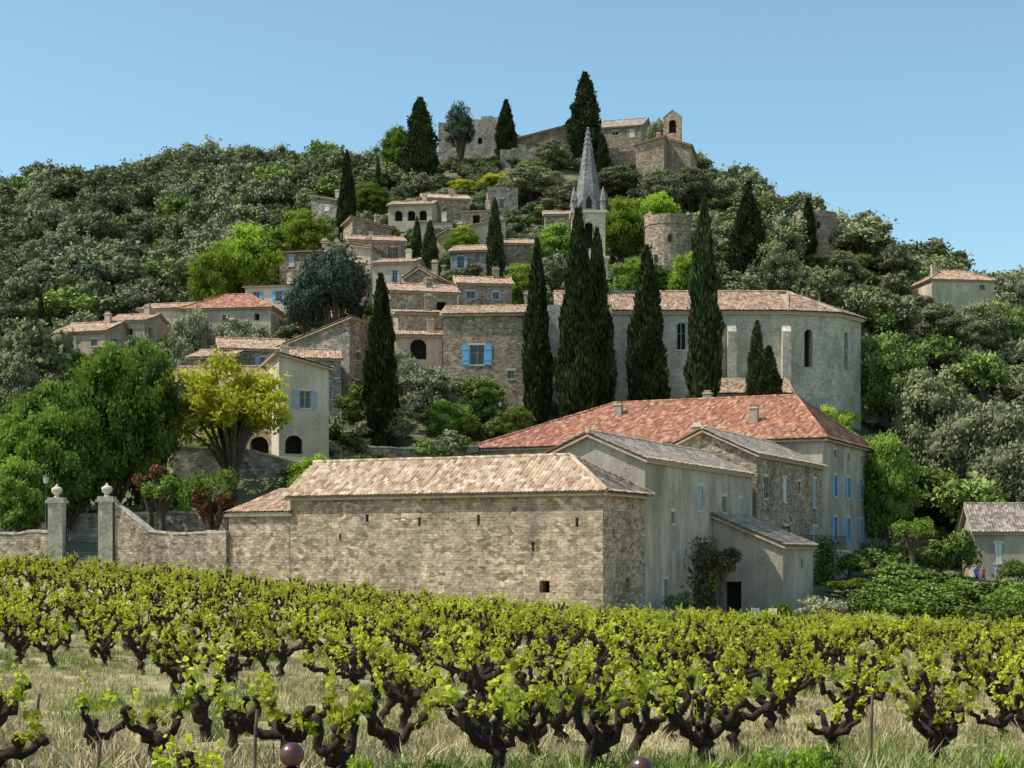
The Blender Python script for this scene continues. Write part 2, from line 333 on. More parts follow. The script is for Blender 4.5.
def wall_face(mw,mo,P,U,L,z0,z1,ops,uoff=0):
    """ops: (u,ztop,w,h,kind). mw wall builder, mo openings builder"""
    P=np.array(P,float);U=np.array(U,float); Nn=np.array([U[1],-U[0]])
    def pt(u,z,dep=0): q=P+U*u-Nn*dep; return (q[0],q[1],z)
    rects=[(u-w/2,u+w/2,zt-h,zt,k) for (u,zt,w,h,k) in ops if u-w/2>0.05 and u+w/2<L-.05 and zt-h>z0+.01 and zt<z1-.01]
    xs=sorted(set([0,L]+[r[0] for r in rects]+[r[1] for r in rects])); zs=sorted(set([z0,z1]+[r[2] for r in rects]+[r[3] for r in rects]))
    for i in range(len(xs)-1):
        for j in range(len(zs)-1):
            cx=(xs[i]+xs[i+1])/2; cz=(zs[j]+zs[j+1])/2
            if any(r[0]<cx<r[1] and r[2]<cz<r[3] for r in rects): continue
            a,b_,c_,d_=xs[i],xs[i+1],zs[j],zs[j+1]
            mw.poly([pt(a,c_),pt(b_,c_),pt(b_,d_),pt(a,d_)],0,[(a+uoff,c_),(b_+uoff,c_),(b_+uoff,d_),(a+uoff,d_)])
    for (a,b_,c_,d_,k) in rects:
        arch=k.startswith('arch'); dep=.9 if 'hole' in k else .22
        for q in ([pt(a,c_),pt(a,c_,dep),pt(a,d_,dep),pt(a,d_)],[pt(b_,c_,dep),pt(b_,c_),pt(b_,d_),pt(b_,d_,dep)],
                  [pt(a,d_),pt(a,d_,dep),pt(b_,d_,dep),pt(b_,d_)],[pt(a,c_,dep),pt(a,c_),pt(b_,c_),pt(b_,c_,dep)]):
            mw.poly(q,0)
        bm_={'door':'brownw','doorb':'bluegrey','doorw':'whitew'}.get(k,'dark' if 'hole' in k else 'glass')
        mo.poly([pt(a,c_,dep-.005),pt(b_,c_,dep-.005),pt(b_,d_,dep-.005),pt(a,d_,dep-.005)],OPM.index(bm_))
        w=b_-a;h=d_-c_
        if arch:
            r=w/2; cx=(a+b_)/2; cz=d_-r
            for s in (-1,1):
                pts=[pt(cx+s*r,d_,.003)]+[pt(cx+s*r*math.cos(t),cz+r*math.sin(t),.003) for t in np.linspace(0,math.pi/2,6)]
                if s==1: pts=[pts[0]]+pts[1:][::-1]
                mw.poly(pts,0,[(p[0]+p[1],p[2]) for p in pts])
        def bar(u0,u1,za,zb,d0,d1,mat):
            A=[pt(u0,za,d0),pt(u1,za,d0),pt(u1,zb,d0),pt(u0,zb,d0)];B=[pt(u0,za,d1),pt(u1,za,d1),pt(u1,zb,d1),pt(u0,zb,d1)]
            mi=OPM.index(mat); mo.poly(A,mi)
            for i in range(4):
                j=(i+1)%4; mo.poly([A[j],A[i],B[i],B[j]],mi)
        if bm_=='glass':
            f=.05
            bar(a,a+f,c_,d_,.14,.2,'frame');bar(b_-f,b_,c_,d_,.14,.2,'frame');bar(a+f,b_-f,d_-f,d_,.14,.2,'frame');bar(a+f,b_-f,c_,c_+f,.14,.2,'frame')
            bar((a+b_)/2-.03,(a+b_)/2+.03,c_+f,d_-f,.135,.2,'frame')
            if h>1: bar(a+f,b_-f,c_+h*.6,c_+h*.6+.04,.145,.2,'frame')
        if k.split('_')[0] in SHM:
            sm=SHM[k.split('_')[0]]; sw=w/2
            if '_c' in k: bar(a+.02,(a+b_)/2-.01,c_,d_,.04,.1,sm); bar((a+b_)/2+.01,b_-.02,c_,d_,.04,.1,sm)
            else:
                bar(a-sw-.03,a-.03,c_-.03,d_+.03,-.07,-.01,sm); bar(b_+.03,b_+sw+.03,c_-.03,d_+.03,-.07,-.01,sm)
                for uu in (a-sw-.03,b_+.03):
                    for zz in (.2,.75): bar(uu+.02,uu+sw-.02,c_+h*zz,c_+h*zz+.08,-.09,-.07,sm)
        if not 'hole' in k and not 'door' in k:
            bar(a-.08,b_+.08,c_-.12,c_-.005,-.06,.02,'trim')
        if not arch and 'hole' not in k: bar(a-.12,b_+.12,d_+.005,d_+.2,-.012,.02,'trim')
def finish(name,mw,mr,mo,wall,tile,X,Y,z,yaw,extra=None):
    e=obj(name,None,None,(X,Y,z),(0,0,yaw)); e.empty_display_size=1
    obj('walls',mw.build(name+'_walls',[M[wall],M['trim'],M['mortar']]),e)
    if mr and mr.c: obj('roof',mr.build(name+'_roof',[M[tile],M['mortar'],M['spire']]),e)
    if mo.c: obj('windows',mo.build(name+'_windows',[M[wall]]+[M[k] for k in OPM[1:]]),e)
    return e
def autowins(w,d,h,seed,kinds=('brown','bg','plain','plain','white_c','hole'),sp=3.0,top=.7,faces='FRL'):
    r=random.Random(seed); out=[]
    for f in faces:
        L=w if f in'FB' else d
        n=max(1,int(L/sp))
        dz=top
        while dz+1.4<h and dz<8:
            for i in range(n):
                if r.random()<.68:
                    k=r.choice(kinds); out.append((f,L*(i+.5)/n+r.uniform(-.5,.5),dz+r.uniform(0,.4),r.choice([.6,.85,1.05]),r.choice([.8,1.3,1.6]),k))
            dz+=2.9
    return out
def house(name,X,Y,yaw,w,d,z0,ze,roof='gx',rise=2,wall='tan',tile='t_brown',wins=(),hl=0,hr=0,ov=.35,detail=1,chim=()):
    h=ze-z0; mw,mr,mo=MB(),MB(),MB(); X0=-w/2;X1=w/2
    faces={'F':((X0,0),(1,0),w),'R':((X1,0),(0,1),d),'B':((X1,d),(-1,0),w),'L':((X0,d),(0,-1),d)}
    for i,(k,(P,U,L)) in enumerate(faces.items()):
        wall_face(mw,mo,P,U,L,0,h,[(q[1],h-q[2],q[3],q[4],q[5]) for q in wins if q[0]==k],i*7.3)
    def tri(pts,ax): mw.poly(pts,0,[(p[ax]+7.3*(ax),p[2]) for p in pts])
    if roof=='gx':
        s=rise/(d/2); e=h-ov*s; ym=d/2
        a0=X0-ov; a1=X1+ov
        RL=(X0+hl,ym,h+rise) if hl else (a0,ym,h+rise); RR=(X1-hr,ym,h+rise) if hr else (a1,ym,h+rise)
        roof_plane(mr,(a0,-ov,e),(a1,-ov,e),RL,RR,0,1,detail)
        roof_plane(mr,(a1,d+ov,e),(a0,d+ov,e),RR,RL,0,1,detail)
        if hr: roof_plane(mr,(a1,-ov,e),(a1,d+ov,e),RR,RR,0,1,detail); ridgecap(mr,(a1,-ov,e+.05),RR,0); ridgecap(mr,(a1,d+ov,e+.05),RR,0)
        else: tri([(X1,0,h),(X1,d,h),(X1,ym,h+rise)],1)
        if hl: roof_plane(mr,(a0,d+ov,e),(a0,-ov,e),RL,RL,0,1,detail); ridgecap(mr,(a0,-ov,e+.05),RL,0); ridgecap(mr,(a0,d+ov,e+.05),RL,0)
        else: tri([(X0,d,h),(X0,0,h),(X0,ym,h+rise)],1)
        ridgecap(mr,np.array(RL)+(0,0,.04),np.array(RR)+(0,0,.04),0)
    elif roof=='gy':
        s=rise/(w/2); e=h-ov*s
        RF=(0,-ov,h+rise);RB=(0,d+ov,h+rise)
        roof_plane(mr,(X1+ov,-ov,e),(X1+ov,d+ov,e),RF,RB,0,1,detail)
        roof_plane(mr,(X0-ov,d+ov,e),(X0-ov,-ov,e),RB,RF,0,1,detail)
        tri([(X0,0,h),(X1,0,h),(0,0,h+rise)],0); tri([(X1,d,h),(X0,d,h),(0,d,h+rise)],0)
        ridgecap(mr,np.array(RF)+(0,0,.04),np.array(RB)+(0,0,.04),0)
    elif roof=='sf': # low at front
        s=rise/d; e=h-ov*s; t=h+rise+ov*s
        roof_plane(mr,(X0-ov,-ov,e),(X1+ov,-ov,e),(X0-ov,d+ov,t),(X1+ov,d+ov,t),0,1,detail)
        tri([(X1,0,h),(X1,d,h),(X1,d,h+rise)],1); tri([(X0,d,h),(X0,0,h),(X0,d,h+rise)],1); mw.poly([(X1,d,h),(X0,d,h),(X0,d,h+rise),(X1,d,h+rise)],0)
    elif roof in('sr','sl'): # low at right / left
        sg=1 if roof=='sr' else -1; s=rise/w; e=h-ov*s; t=h+rise+ov*s; A=sg*X1;B_=-sg*X1
        roof_plane(mr,(A+sg*ov,-ov,e),(A+sg*ov,d+ov,e),(B_-sg*ov,-ov,t),(B_-sg*ov,d+ov,t),0,1,detail)
        for y in (0,d): tri([(A,y,h),(B_,y,h),(B_,y,h+rise)],0)
        mw.poly([(B_,0,h),(B_,d,h),(B_,d,h+rise),(B_,0,h+rise)],0)
    elif roof=='flat':
        mw.poly([(X0,0,h-.3),(X1,0,h-.3),(X1,d,h-.3),(X0,d,h-.3)],2)
        x=X0
        while x<X1-.3:
            bw=min(rng.uniform(.8,2.2),X1-x); hh=rng.uniform(0,1.1) if rise else .12
            box(mw,(x,.004,h-.05),(x+bw,.5,h+hh),0); x+=bw
    if roof in('gx','sf') : box(mw,(X0-.03,-.16,h-.28-.0),(X1+.03,.05,h-.06),2)
    if roof=='gy':
        box(mw,(X1-.05,-.03,h-.28),(X1+.16,d+.03,h-.06),2)
    for (cx,cy,ch) in chim:
        box(mw,(cx-.35,cy-.25,h),(cx+.35,cy+.25,h+ch),0); box(mw,(cx-.42,cy-.32,h+ch),(cx+.42,cy+.32,h+ch+.1),1)
        box(mr,(cx-.3,cy-.2,h+ch+.1),(cx+.3,cy+.2,h+ch+.32),0)
    c=math.cos(yaw);s_=math.sin(yaw)
    OCC.append((X-s_*d/2,Y+c*d/2,max(w,d*.6)/2,d/2+abs(s_)*w/2))
    return finish(name,mw,mr,mo,wall,tile,X,Y,z0,yaw)

# --- farm estate in one local frame
YAW=math.atan2(-.43,.903)
u=np.array([-.903,.43]);v=np.array([.43,.903]);O=np.array([4.83,85.0])
def est(name,a0,a1,b0,b1,z0,ze,**k):
    P=O+u*(a0+a1)/2+v*b0
    return house(name,P[0],P[1],YAW,a1-a0,b1-b0,z0,ze,**k)
est('stone_barn',0,19.7,0,6.3,-2.4,5.8,roof='gx',rise=1.9,hr=3.2,wall='tan',tile='t_pale',ov=.4,
    wins=[('F',16.6,7.1,.7,.7,'brown_c'),('F',12.3,1.4,.18,.55,'hole'),('F',8.6,1.5,.16,.5,'hole'),('F',5.2,1.3,.2,.4,'hole'),('F',15.6,2.9,.18,.5,'hole'),
          ('F',18.2,1.6,.18,.5,'hole'),('F',3.4,2.4,.16,.4,'hole'),('F',16.3,5.0,.6,.65,'hole'),('R',3.6,4.9,.4,.5,'hole'),('R',1.6,2.2,.3,.5,'hole')])
est('barn_annex',19.72,24.0,-.02,5.5,-1,4.75,roof='sf',rise=1.5,wall='tan',tile='t_brown',ov=.25)
est('plaster_farmhouse',0,6.9,6.32,27.0,-2.8,7.75,roof='gy',rise=1.5,wall='greyp',tile='t_bright',ov=.3,
    wins=[('R',9.6,1.3,1.0,1.5,'bg_c'),('R',4.6,3.0,.5,.7,'plain'),('R',3.3,7.0,1.0,2.1,'doorw'),('R',14.5,1.8,.8,1.0,'plain'),('R',10.6,6.7,.9,1.1,'hole'),('R',18,1.8,.7,1.1,'bg_c'),('R',7.0,5.2,.35,.4,'hole')])
est('stone_farmhouse',0,7.6,27.9,45.8,-2,9.25,roof='gy',rise=1.75,wall='tan2',tile='t_bright',ov=.35,
    wins=[('R',2.3,1.6,.9,1.5,'plain'),('R',7.2,1.5,1.0,1.7,'white_c'),('R',11,1.6,.6,.9,'plain'),('R',15.5,1.2,1.1,2.2,'bg_c'),('R',15.5,4.9,1.0,1.8,'bg_c'),('R',7.5,5.0,1.0,1.7,'brown'),('R',2.5,5.0,.9,1.4,'plain')],chim=[(-1.8,4,2.2)])
est('red_roofed_manor',0,31,45.82,61.6,-2,11.6,roof='gx',rise=4.0,hl=10,hr=4.3,wall='greyp',tile='t_red',ov=.5,
    wins=[('R',u_,dz,w_,h_,'blue' if dz>2 else 'plain') for u_ in (4.0,8.5,13.2) for dz,w_,h_ in ((.9,.7,.7),(3.0,1.0,1.7),(6.4,1.0,1.9))]+
         [('F',5,1.2,.8,1.1,'plain'),('F',10,1.2,.8,1.1,'plain')],chim=[(9,3,2.6),(3,9,4.6),(-4,5.5,3.6)])
est('lean_to_shed',-4.6,-.02,18.3,25.5,-2.8,2.9,roof='sr',rise=1.9,wall='greyp',tile='t_grey',ov=.3,
    wins=[('F',1.3,2.4,1.2,2.2,'hole'),('R',4.5,1.0,.6,.6,'hole')])
def terrace():
    mb=MB(); box(mb,(-1.6,0,-2),(1.6,11,2.4),0); box(mb,(-1.7,-.1,2.4),(1.7,11.1,2.52),1)
    for y in np.arange(0,11.01,.35): box(mb,(1.5,y,2.52),(1.53,y+.03,3.5),2)
    for x in np.arange(-1.6,1.5,.3): box(mb,(x,0,2.52),(x+.03,.03,3.5),2)
    box(mb,(1.48,-.02,3.5),(1.56,11.1,3.56),2); box(mb,(-1.6,-.02,3.5),(1.5,.05,3.56),2)
    P=O+u*(-1.65)+v*29.5
    obj('stone_terrace',mb.build('terrace',[M['greyp'],M['trim'],M['iron']]),None,(P[0],P[1],0),(0,0,YAW))
terrace()

def hs(name,pl,pr,pe,Y,d,yaw=0,z0=None,auto=True,dt=0,**k):
    w=(pr-pl)*Y/FP; X=WX((pl+pr)/2,Y); ze=WZ(pe,Y); yaw=math.radians(yaw)
    if z0 is None:
        c,s=math.cos(yaw),math.sin(yaw)
        z0=min(g1(X+c*x-s*y,Y+s*x+c*y) for x in(-w/2,w/2) for y in (0,d))-1
        z0=min(z0,ze-3)
    if auto and 'wins' not in k: k['wins']=autowins(w,d,ze-z0,pl*7+Y)
    if 'chim' not in k and k.get('roof')!='flat' and (pl*3+Y)%2==0: k['chim']=[(w*.25*(-1)**(pl%2),d*.45,k.get('rise',1)+.9)]
    return house(name,X,Y,yaw,w,d,z0,ze,detail=dt,**k)
# hamlet
hs('stone_house',443,530,313,155,9,yaw=-4,roof='gx',rise=1.3,wall='tan2',tile='t_brown',dt=1,
   wins=[('F',3.3,3.1,1.4,1.9,'blue'),('F',6.6,5.6,.6,.8,'plain'),('F',1.4,6.8,.7,.9,'plain'),('R',4,3,.9,1.2,'plain'),('L',5,2,.9,1.3,'plain')],chim=[(3.7,5,2.6)])
hs('loggia_house',398,442,312,160,7,yaw=8,roof='sf',rise=1.2,wall='tan',tile='t_brown',wins=[('F',2.6,2.0,2.0,2.2,'arch_hole'),('F',1,5,.7,1,'brown')])
hs('stone_house',390,458,291,172,9,yaw=12,roof='gx',rise=1.4,wall='tan',tile='t_brown',chim=[(1,3,1.8)])
hs('village_house',396,442,334,158,2,yaw=5,roof='sf',rise=.6,wall='pinkp',tile='t_brown',auto=False,wins=[('F',2.2,.5,1.6,2.0,'arch_hole')])
hs('village_house',372,412,262,190,8,yaw=-10,roof='gx',rise=1.0,wall='cream',tile='t_brown')
hs('village_house',350,405,240,205,9,yaw=10,roof='gx',rise=1.3,wall='tan',tile='t_brown')
hs('village_house',322,372,248,202,8,yaw=-15,roof='sr',rise=1.0,wall='cream',tile='t_brown')
hs('stone_house',278,330,250,216,8,yaw=-12,roof='sf',rise=1.0,wall='tan2',tile='t_brown')
hs('stone_house',450,500,250,214,8,yaw=-8,roof='gx',rise=1.3,wall='grey',tile='t_brown')
hs('village_house',495,536,243,217,8,yaw=8,roof='gx',rise=1.2,wall='tan',tile='t_brown')
hs('village_house',545,600,214,242,8,yaw=0,roof='gx',rise=1.2,wall='tan',tile='t_brown')
hs('stone_house',310,338,200,262,6,yaw=-20,roof='sr',rise=1.0,wall='grey',tile='t_grey')
hs('loggia_house',388,432,204,246,8,yaw=-6,roof='gx',rise=1.2,wall='cream',tile='t_brown',
   wins=[('F',1.6,1,1.2,1.6,'arch_hole'),('F',3.6,1,1.2,1.6,'arch_hole'),('F',5.4,1,1.2,1.6,'arch_hole'),('F',2.2,4.2,.9,1.2,'plain'),('F',4.6,4.2,.9,1.2,'plain')])
hs('village_house',425,470,198,252,8,yaw=10,roof='gx',rise=1.3,wall='tan',tile='t_pale',chim=[(1,3,1.8)])
hs('stone_house',462,494,210,240,7,yaw=-5,roof='sf',rise=1.0,wall='tan',tile='t_brown')
hs('stone_house',488,518,192,256,7,yaw=5,roof='flat',rise=1,wall='grey')
hs('village_house',418,452,222,236,5,yaw=0,roof='sf',rise=.8,wall='whitep',tile='t_brown')
hs('village_house',352,392,226,222,6,yaw=18,roof='sr',rise=1.1,wall='tan2',tile='t_brown')
hs('stone_house',436,462,234,226,6,yaw=-14,roof='gy',rise=1.0,wall='tan',tile='t_pale')
hs('village_house',470,506,226,230,6,yaw=12,roof='sl',rise=1.1,wall='cream',tile='t_brown')
hs('stone_house',404,436,276,186,6,yaw=-16,roof='gy',rise=1.1,wall='tan2',tile='t_brown')
hs('village_house',336,366,262,196,6,yaw=20,roof='gx',rise=1.0,wall='pinkp',tile='t_brown')
hs('stone_house',458,512,283,180,7,yaw=6,roof='gx',rise=1.2,wall='tan',tile='t_brown')
# left hamlet
hs('village_house',52,108,331,190,8,yaw=-16,roof='gx',rise=1.5,wall='pinkp',tile='t_brown')
hs('village_house',104,146,320,194,8,yaw=-12,roof='gx',rise=1.2,wall='pinkp',tile='t_brown')
hs('village_house',137,186,308,200,8,yaw=-14,roof='gx',rise=1.1,wall='cream',tile='t_brown')
hs('village_house',180,272,307,197,9,yaw=-8,roof='gx',rise=2.2,hl=4,hr=4,wall='pinkp',tile='t_red')
hs('village_house',244,296,285,204,7,yaw=-10,roof='sf',rise=.9,wall='whitep',tile='t_brown',wins=[('F',1.5,.8,.8,1.3,'blue'),('F',4.5,.8,.8,1.3,'blue'),('F',3,3.6,.9,1.4,'bg')])
hs('stone_house',187,232,356,160,7,yaw=-12,roof='gx',rise=1.0,wall='tan2',tile='t_brown')
hs('stone_house',222,285,348,163,8,yaw=14,roof='gx',rise=1.4,wall='grey',tile='t_brown')
hs('stone_house',272,354,345,163,8,yaw=-22,roof='sl',rise=2.6,wall='grey',tile='t_brown',auto=True)
hs('stone_house',285,340,357,156,5,yaw=10,roof='gx',rise=1.0,wall='grey',tile='t_brown')
hs('village_house',168,285,386,133,8,yaw=-3,roof='gx',rise=2.0,wall='tan',tile='t_brown',dt=1,wins=[('F',2,1,1,1.4,'brown'),('F',5,1,1,1.4,'brown'),('F',8,1,1,1.4,'brown'),('F',7.6,4.2,1.6,2,'arch_hole'),('F',3,4.2,1.2,2,'door')])
hs('village_house',279,329,366,129,9,yaw=16,roof='sr',rise=1.0,wall='cream',tile='t_pale',dt=1,
   wins=[('F',2.1,2.0,.9,1.4,'bg'),('F',1.2,5.6,1.4,1.5,'arch_hole'),('L',3,2,.9,1.4,'brown'),('L',6,2,.9,1.4,'brown')])
# right houses
hs('hillside_house',930,996,279,236,8,yaw=8,roof='gx',rise=1.9,hl=3,hr=3,wall='cream',tile='t_brown',chim=[(-3.3,3,2.3)])
hs('roadside_house',976,1056,530,130,8,yaw=-8,roof='gx',rise=2.2,wall='greyp',tile='t_grey',dt=1,chim=())
# castle
hs('castle_ruin',438,504,122,304,10,yaw=-5,roof='flat',rise=1,wall='grey',wins=[('F',3,2,.8,1.2,'hole'),('F',8,3,.8,1.2,'hole')])
hs('castle',512,580,140,297,9,yaw=6,roof='sl',rise=3.6,wall='tan2',tile='t_brown',chim=())
hs('castle_keep',572,642,127,303,11,yaw=-16,roof='gx',rise=2.6,wall='tan2',tile='t_grey')
hs('castle_rampart',500,560,150,290,3,yaw=0,roof='flat',rise=1,wall='grey',wins=[])
hs('castle_rampart',580,640,152,288,3,yaw=-4,roof='flat',rise=1,wall='tan2',wins=[])

def round_tower(name,pc,wpx,pt,Y,wall='tan2'):
    r=wpx*Y/FP/2; X=WX(pc,Y); z0=g1(X,Y)-3; h=WZ(pt,Y)-z0; mb=MB()
    lathe(mb,(0,0,0),[(r*1.04,0),(r,h*.9),(r*1.03,h*.9+.01),(r*1.03,h),(r*.85,h),(r*.85,h-1)],24)
    lathe(mb,(0,0,0),[(0.01,h-.9),(r*.86,h-.9)],24)
    n=12
    for i in range(n):
        if rng.random()<.6:
            a=i*2*math.pi/n; lathe(mb,(r*.94*math.cos(a),r*.94*math.sin(a),h-.05),[(.45,0),(.4,rng.uniform(.2,.6)),(.02,.6)],5)
    for a,z in ((-1.6,.7),(-2.2,.5),(-1.0,.45)):
        c,s=math.cos(a),math.sin(a); q=[]
        for du,dz in((-.25,0),(.25,0),(.25,1.0),(-.25,1.0)): q.append((r*1.04*c-s*du,r*1.04*s+c*du,h*z+dz))
        mb.poly(q,1)
    obj(name,mb.build(name,[M[wall],M['dark']]),None,(X,Y,z0)); OCC.append((X,Y,r,-9 if Y<240 else -24))
round_tower('round_tower',668,46,218,214); round_tower('round_tower',815,42,215,256)

# hilltop chapel with bell gable
def chapel():
    Y=284; w=(697-630)*Y/FP; X=WX(664,Y); z0=g1(X,Y)-4; ze=WZ(146,Y)
    e=house('hilltop_chapel',X,Y,math.radians(-12),w*.8,11,z0,ze,roof='gy',rise=1.6,wall='tan',tile='t_brown',detail=0,wins=[('F',5,3.5,.8,1.6,'arch'),('R',3,2.5,.7,1.5,'arch'),('L',5,3,.7,1.5,'arch')])
    h=ze-z0+1.0; mw,mo=MB(),MB(); hb=5.2
    wall_face(mw,mo,(-.1,-.05),(1,0),3.2,h-.6,h+hb-1.2,[(1.6,h+hb-1.6,1.3,2.4,'arch_hole')])
    wall_face(mw,mo,(3.1,.85),(-1,0),3.2,h-.6,h+hb-1.2,[])
    box(mw,(-.1,.0,h-.6),(.0,.85,h+hb-1.2)); box(mw,(3.0,.0,h-.6),(3.1,.85,h+hb-1.2))
    for y in(-.05,.85): mw.poly([(-.1,y,h+hb-1.2),(3.1,y,h+hb-1.2),(1.5,y,h+hb)],0)
    mw.poly([(-.25,-.1,h+hb-1.25),(1.5,-.1,h+hb+.1),(1.5,.9,h+hb+.1),(-.25,.9,h+hb-1.25)],1); mw.poly([(3.25,-.1,h+hb-1.25),(1.5,-.1,h+hb+.1),(1.5,.9,h+hb+.1),(3.25,.9,h+hb-1.25)],1)
    obj('bell_gable',mw.build('bellgable',[M['tan'],M['trim']]),e); obj('bell_opening',mo.build('bello',[M['tan']]+[M[k] for k in OPM[1:]]),e)
chapel()
hs('chapel_annex',636,664,143,280,5,yaw=-12,roof='sl',rise=1.2,wall='tan',tile='t_brown',wins=[])

# church
def church():
    Y=165.; z0=13.; xl=WX(560,Y)
    z=lambda py,y=Y: WZ(py,y)-z0
    h=z(311); mw,mr,mo=MB(),MB(),MB()
    A=[(xl,0),(28.2,0),(33.9,1.6),(37.2,5.6),(35.6,10),(29,12),(xl,12)]
    A=[np.array(a,float) for a in A]
    wins={0:[(7.4,h-1.2,.9,2.8,'arch'),(12.5,h-1.2,.9,2.8,'arch')],1:[(2.6,h-1.8,.95,3.9,'arch_hole')],2:[(1.9,h-1.8,.85,3.9,'arch_hole')],3:[],4:[],5:[],6:[]}
    for i in range(len(A)):
        P=A[i];Q=A[(i+1)%len(A)];L=np.linalg.norm(Q-P); wall_face(mw,mo,P,(Q-P)/L,L,0,h,wins[i],i*5)
    for x in (xl+4.8,xl+10,xl+15.4,22.6,28.2):
        box(mw,(x-.45,-.9,0),(x+.45,-.01,h-2.2)); mw.poly([(x-.45,-.9,h-2.2),(x+.45,-.9,h-2.2),(x+.45,-.005,h-1.2),(x-.45,-.005,h-1.2)],0)
        for sx in(-.45,.45): mw.poly([(x+sx,-.9,h-2.2),(x+sx,-.005,h-2.2),(x+sx,-.005,h-1.2)],0)
    for i in range(len(A)):
        P=A[i];Q=A[(i+1)%len(A)];L=np.linalg.norm(Q-P);U=(Q-P)/L;N=np.array([U[1],-U[0]])
        a=[P+N*.01,Q+N*.01,Q+N*.3+U*.12,P+N*.3-U*.12]
        mw.poly([(q[0],q[1],h-.35) for q in a],1); mw.poly([(a[3][0],a[3][1],h-.35),(a[2][0],a[2][1],h-.35),(a[2][0],a[2][1],h-.02),(a[3][0],a[3][1],h-.02)],1)
    ov=.5; rise=2.9; ym=6; rz=h+rise; xr=29.5
    roof_plane(mr,(xl-ov,-ov,h),(28.4,-ov,h),(xl-ov,ym,rz),(xr,ym,rz),0,1,1)
    E=[np.array([28.4,-ov,h]),np.array([34.3,1.2,h]),np.array([37.8,5.6,h]),np.array([36,10.5,h]),np.array([29,12+ov,h])]
    T=np.array([xr,ym,rz])
    for i in range(4): roof_plane(mr,E[i],E[i+1],T,T,0,1,1); ridgecap(mr,E[i],T,0)
    roof_plane(mr,(29,12+ov,h),(xl-ov,12+ov,h),(xr,ym,rz),(xl-ov,ym,rz),0,1,0)
    ridgecap(mr,(xl-ov,ym,rz+.05),(xr,ym,rz+.05),0,.16)
    for x in (xl,): mw.poly([(x,12,h),(x,0,h),(x,6,rz)],0)
    box(mw,(20.5,-4.5,0),(28.0,-.92,z(398))); 
    roof_plane(mr,(20.2,-4.9,z(398)),(28.3,-4.9,z(398)),(20.2,-.92,z(398)+1.9),(28.3,-.92,z(398)+1.9),0,1,1)
    for x in (20.5,28.0): mw.poly([(x,-4.5,z(398)),(x,-.92,z(398)),(x,-.92,z(398)+1.7)],0)
    tx=WX(588,172); ty=7.0; zt=WZ(216,172)-z0; zap=WZ(127,172)-z0
    zm=WZ(262,172)-z0
    for k,(zb,zq,rr) in enumerate(((0,zm,2.0),(zm,zt,1.75))):
        pts=[(tx-rr,ty-rr),(tx+rr,ty-rr),(tx+rr,ty+rr),(tx-rr,ty+rr)]
        for i in range(4):
            P=np.array(pts[i]);Q=np.array(pts[(i+1)%4]);L=np.linalg.norm(Q-P)
            ops=[(L/2,zt-1.0,.85,2.8,'arch_hole')] if k else [(L/2,zm-3,.5,1.2,'hole')]
            wall_face(mw,mo,P,(Q-P)/L,L,zb,zq,ops,i*3)
        mw.poly([(p[0],p[1],zq) for p in pts],0)
    for zc,rr in ((zm,2.0),(zt,1.75)):
        box(mw,(tx-rr-.2,ty-rr-.2,zc-.02),(tx+rr+.2,ty+rr+.2,zc+.25),1)
    zs=zt+.25
    prof=[(1.75,0),(1.72,.3),(.92,(zap-zs)*.5),(.14,zap-zs-.25),(.22,zap-zs-.15),(.03,zap-zs)]
    lathe(mr,(tx,ty,zs),prof,8,2,math.pi/8)
    for i in range(8):
        a=math.pi/8+i*math.pi/4
        for t in np.linspace(.06,.92,15):
            rr=1.72*(1-t)+.12*t-.06*math.sin(math.pi*t); 
            mr.add(ICO1[0]*(.12,.12,.15)+(tx+rr*math.cos(a),ty+rr*math.sin(a),zs+t*(zap-zs)),ICO1[1],2)
    for sx in(-1,1):
        for sy in(-1,1):
            lathe(mr,(tx+sx*1.55,ty+sy*1.55,zs-.02),[(.32,0),(.3,1.0),(.4,1.05),(.03,2.6)],6,2)
    for i in range(4):
        a=i*math.pi/2-math.pi/2; c,s=math.cos(a),math.sin(a)
        f=lambda o,t,zz:(tx+c*o-s*t,ty+s*o+c*t,zs+zz)
        mr.poly([f(1.72,-.7,0),f(1.72,.7,0),f(1.72,.7,1.0),f(1.72,0,2.4),f(1.72,-.7,1.0)],2)
        mr.poly([f(1.72,-.7,1.0),f(1.72,0,2.4),f(.9,0,2.4),f(1.3,-.7,1.0)],2); mr.poly([f(1.72,.7,1.0),f(1.72,0,2.4),f(.9,0,2.4),f(1.3,.7,1.0)],2)
        mo.poly([f(1.735,-.3,.2),f(1.735,.3,.2),f(1.735,.3,1.1),f(1.735,0,1.6),f(1.735,-.3,1.1)],OPM.index('dark'))
    finish('church',mw,mr,mo,'pale','t_brown',0,Y,z0,0)
    OCC.append((20,Y+5,18,9))
church()
hs('presbytery',548,612,306,160,4,yaw=0,roof='flat',rise=0,wall='pale',wins=[('F',4.2,3,.8,1.3,'plain')])

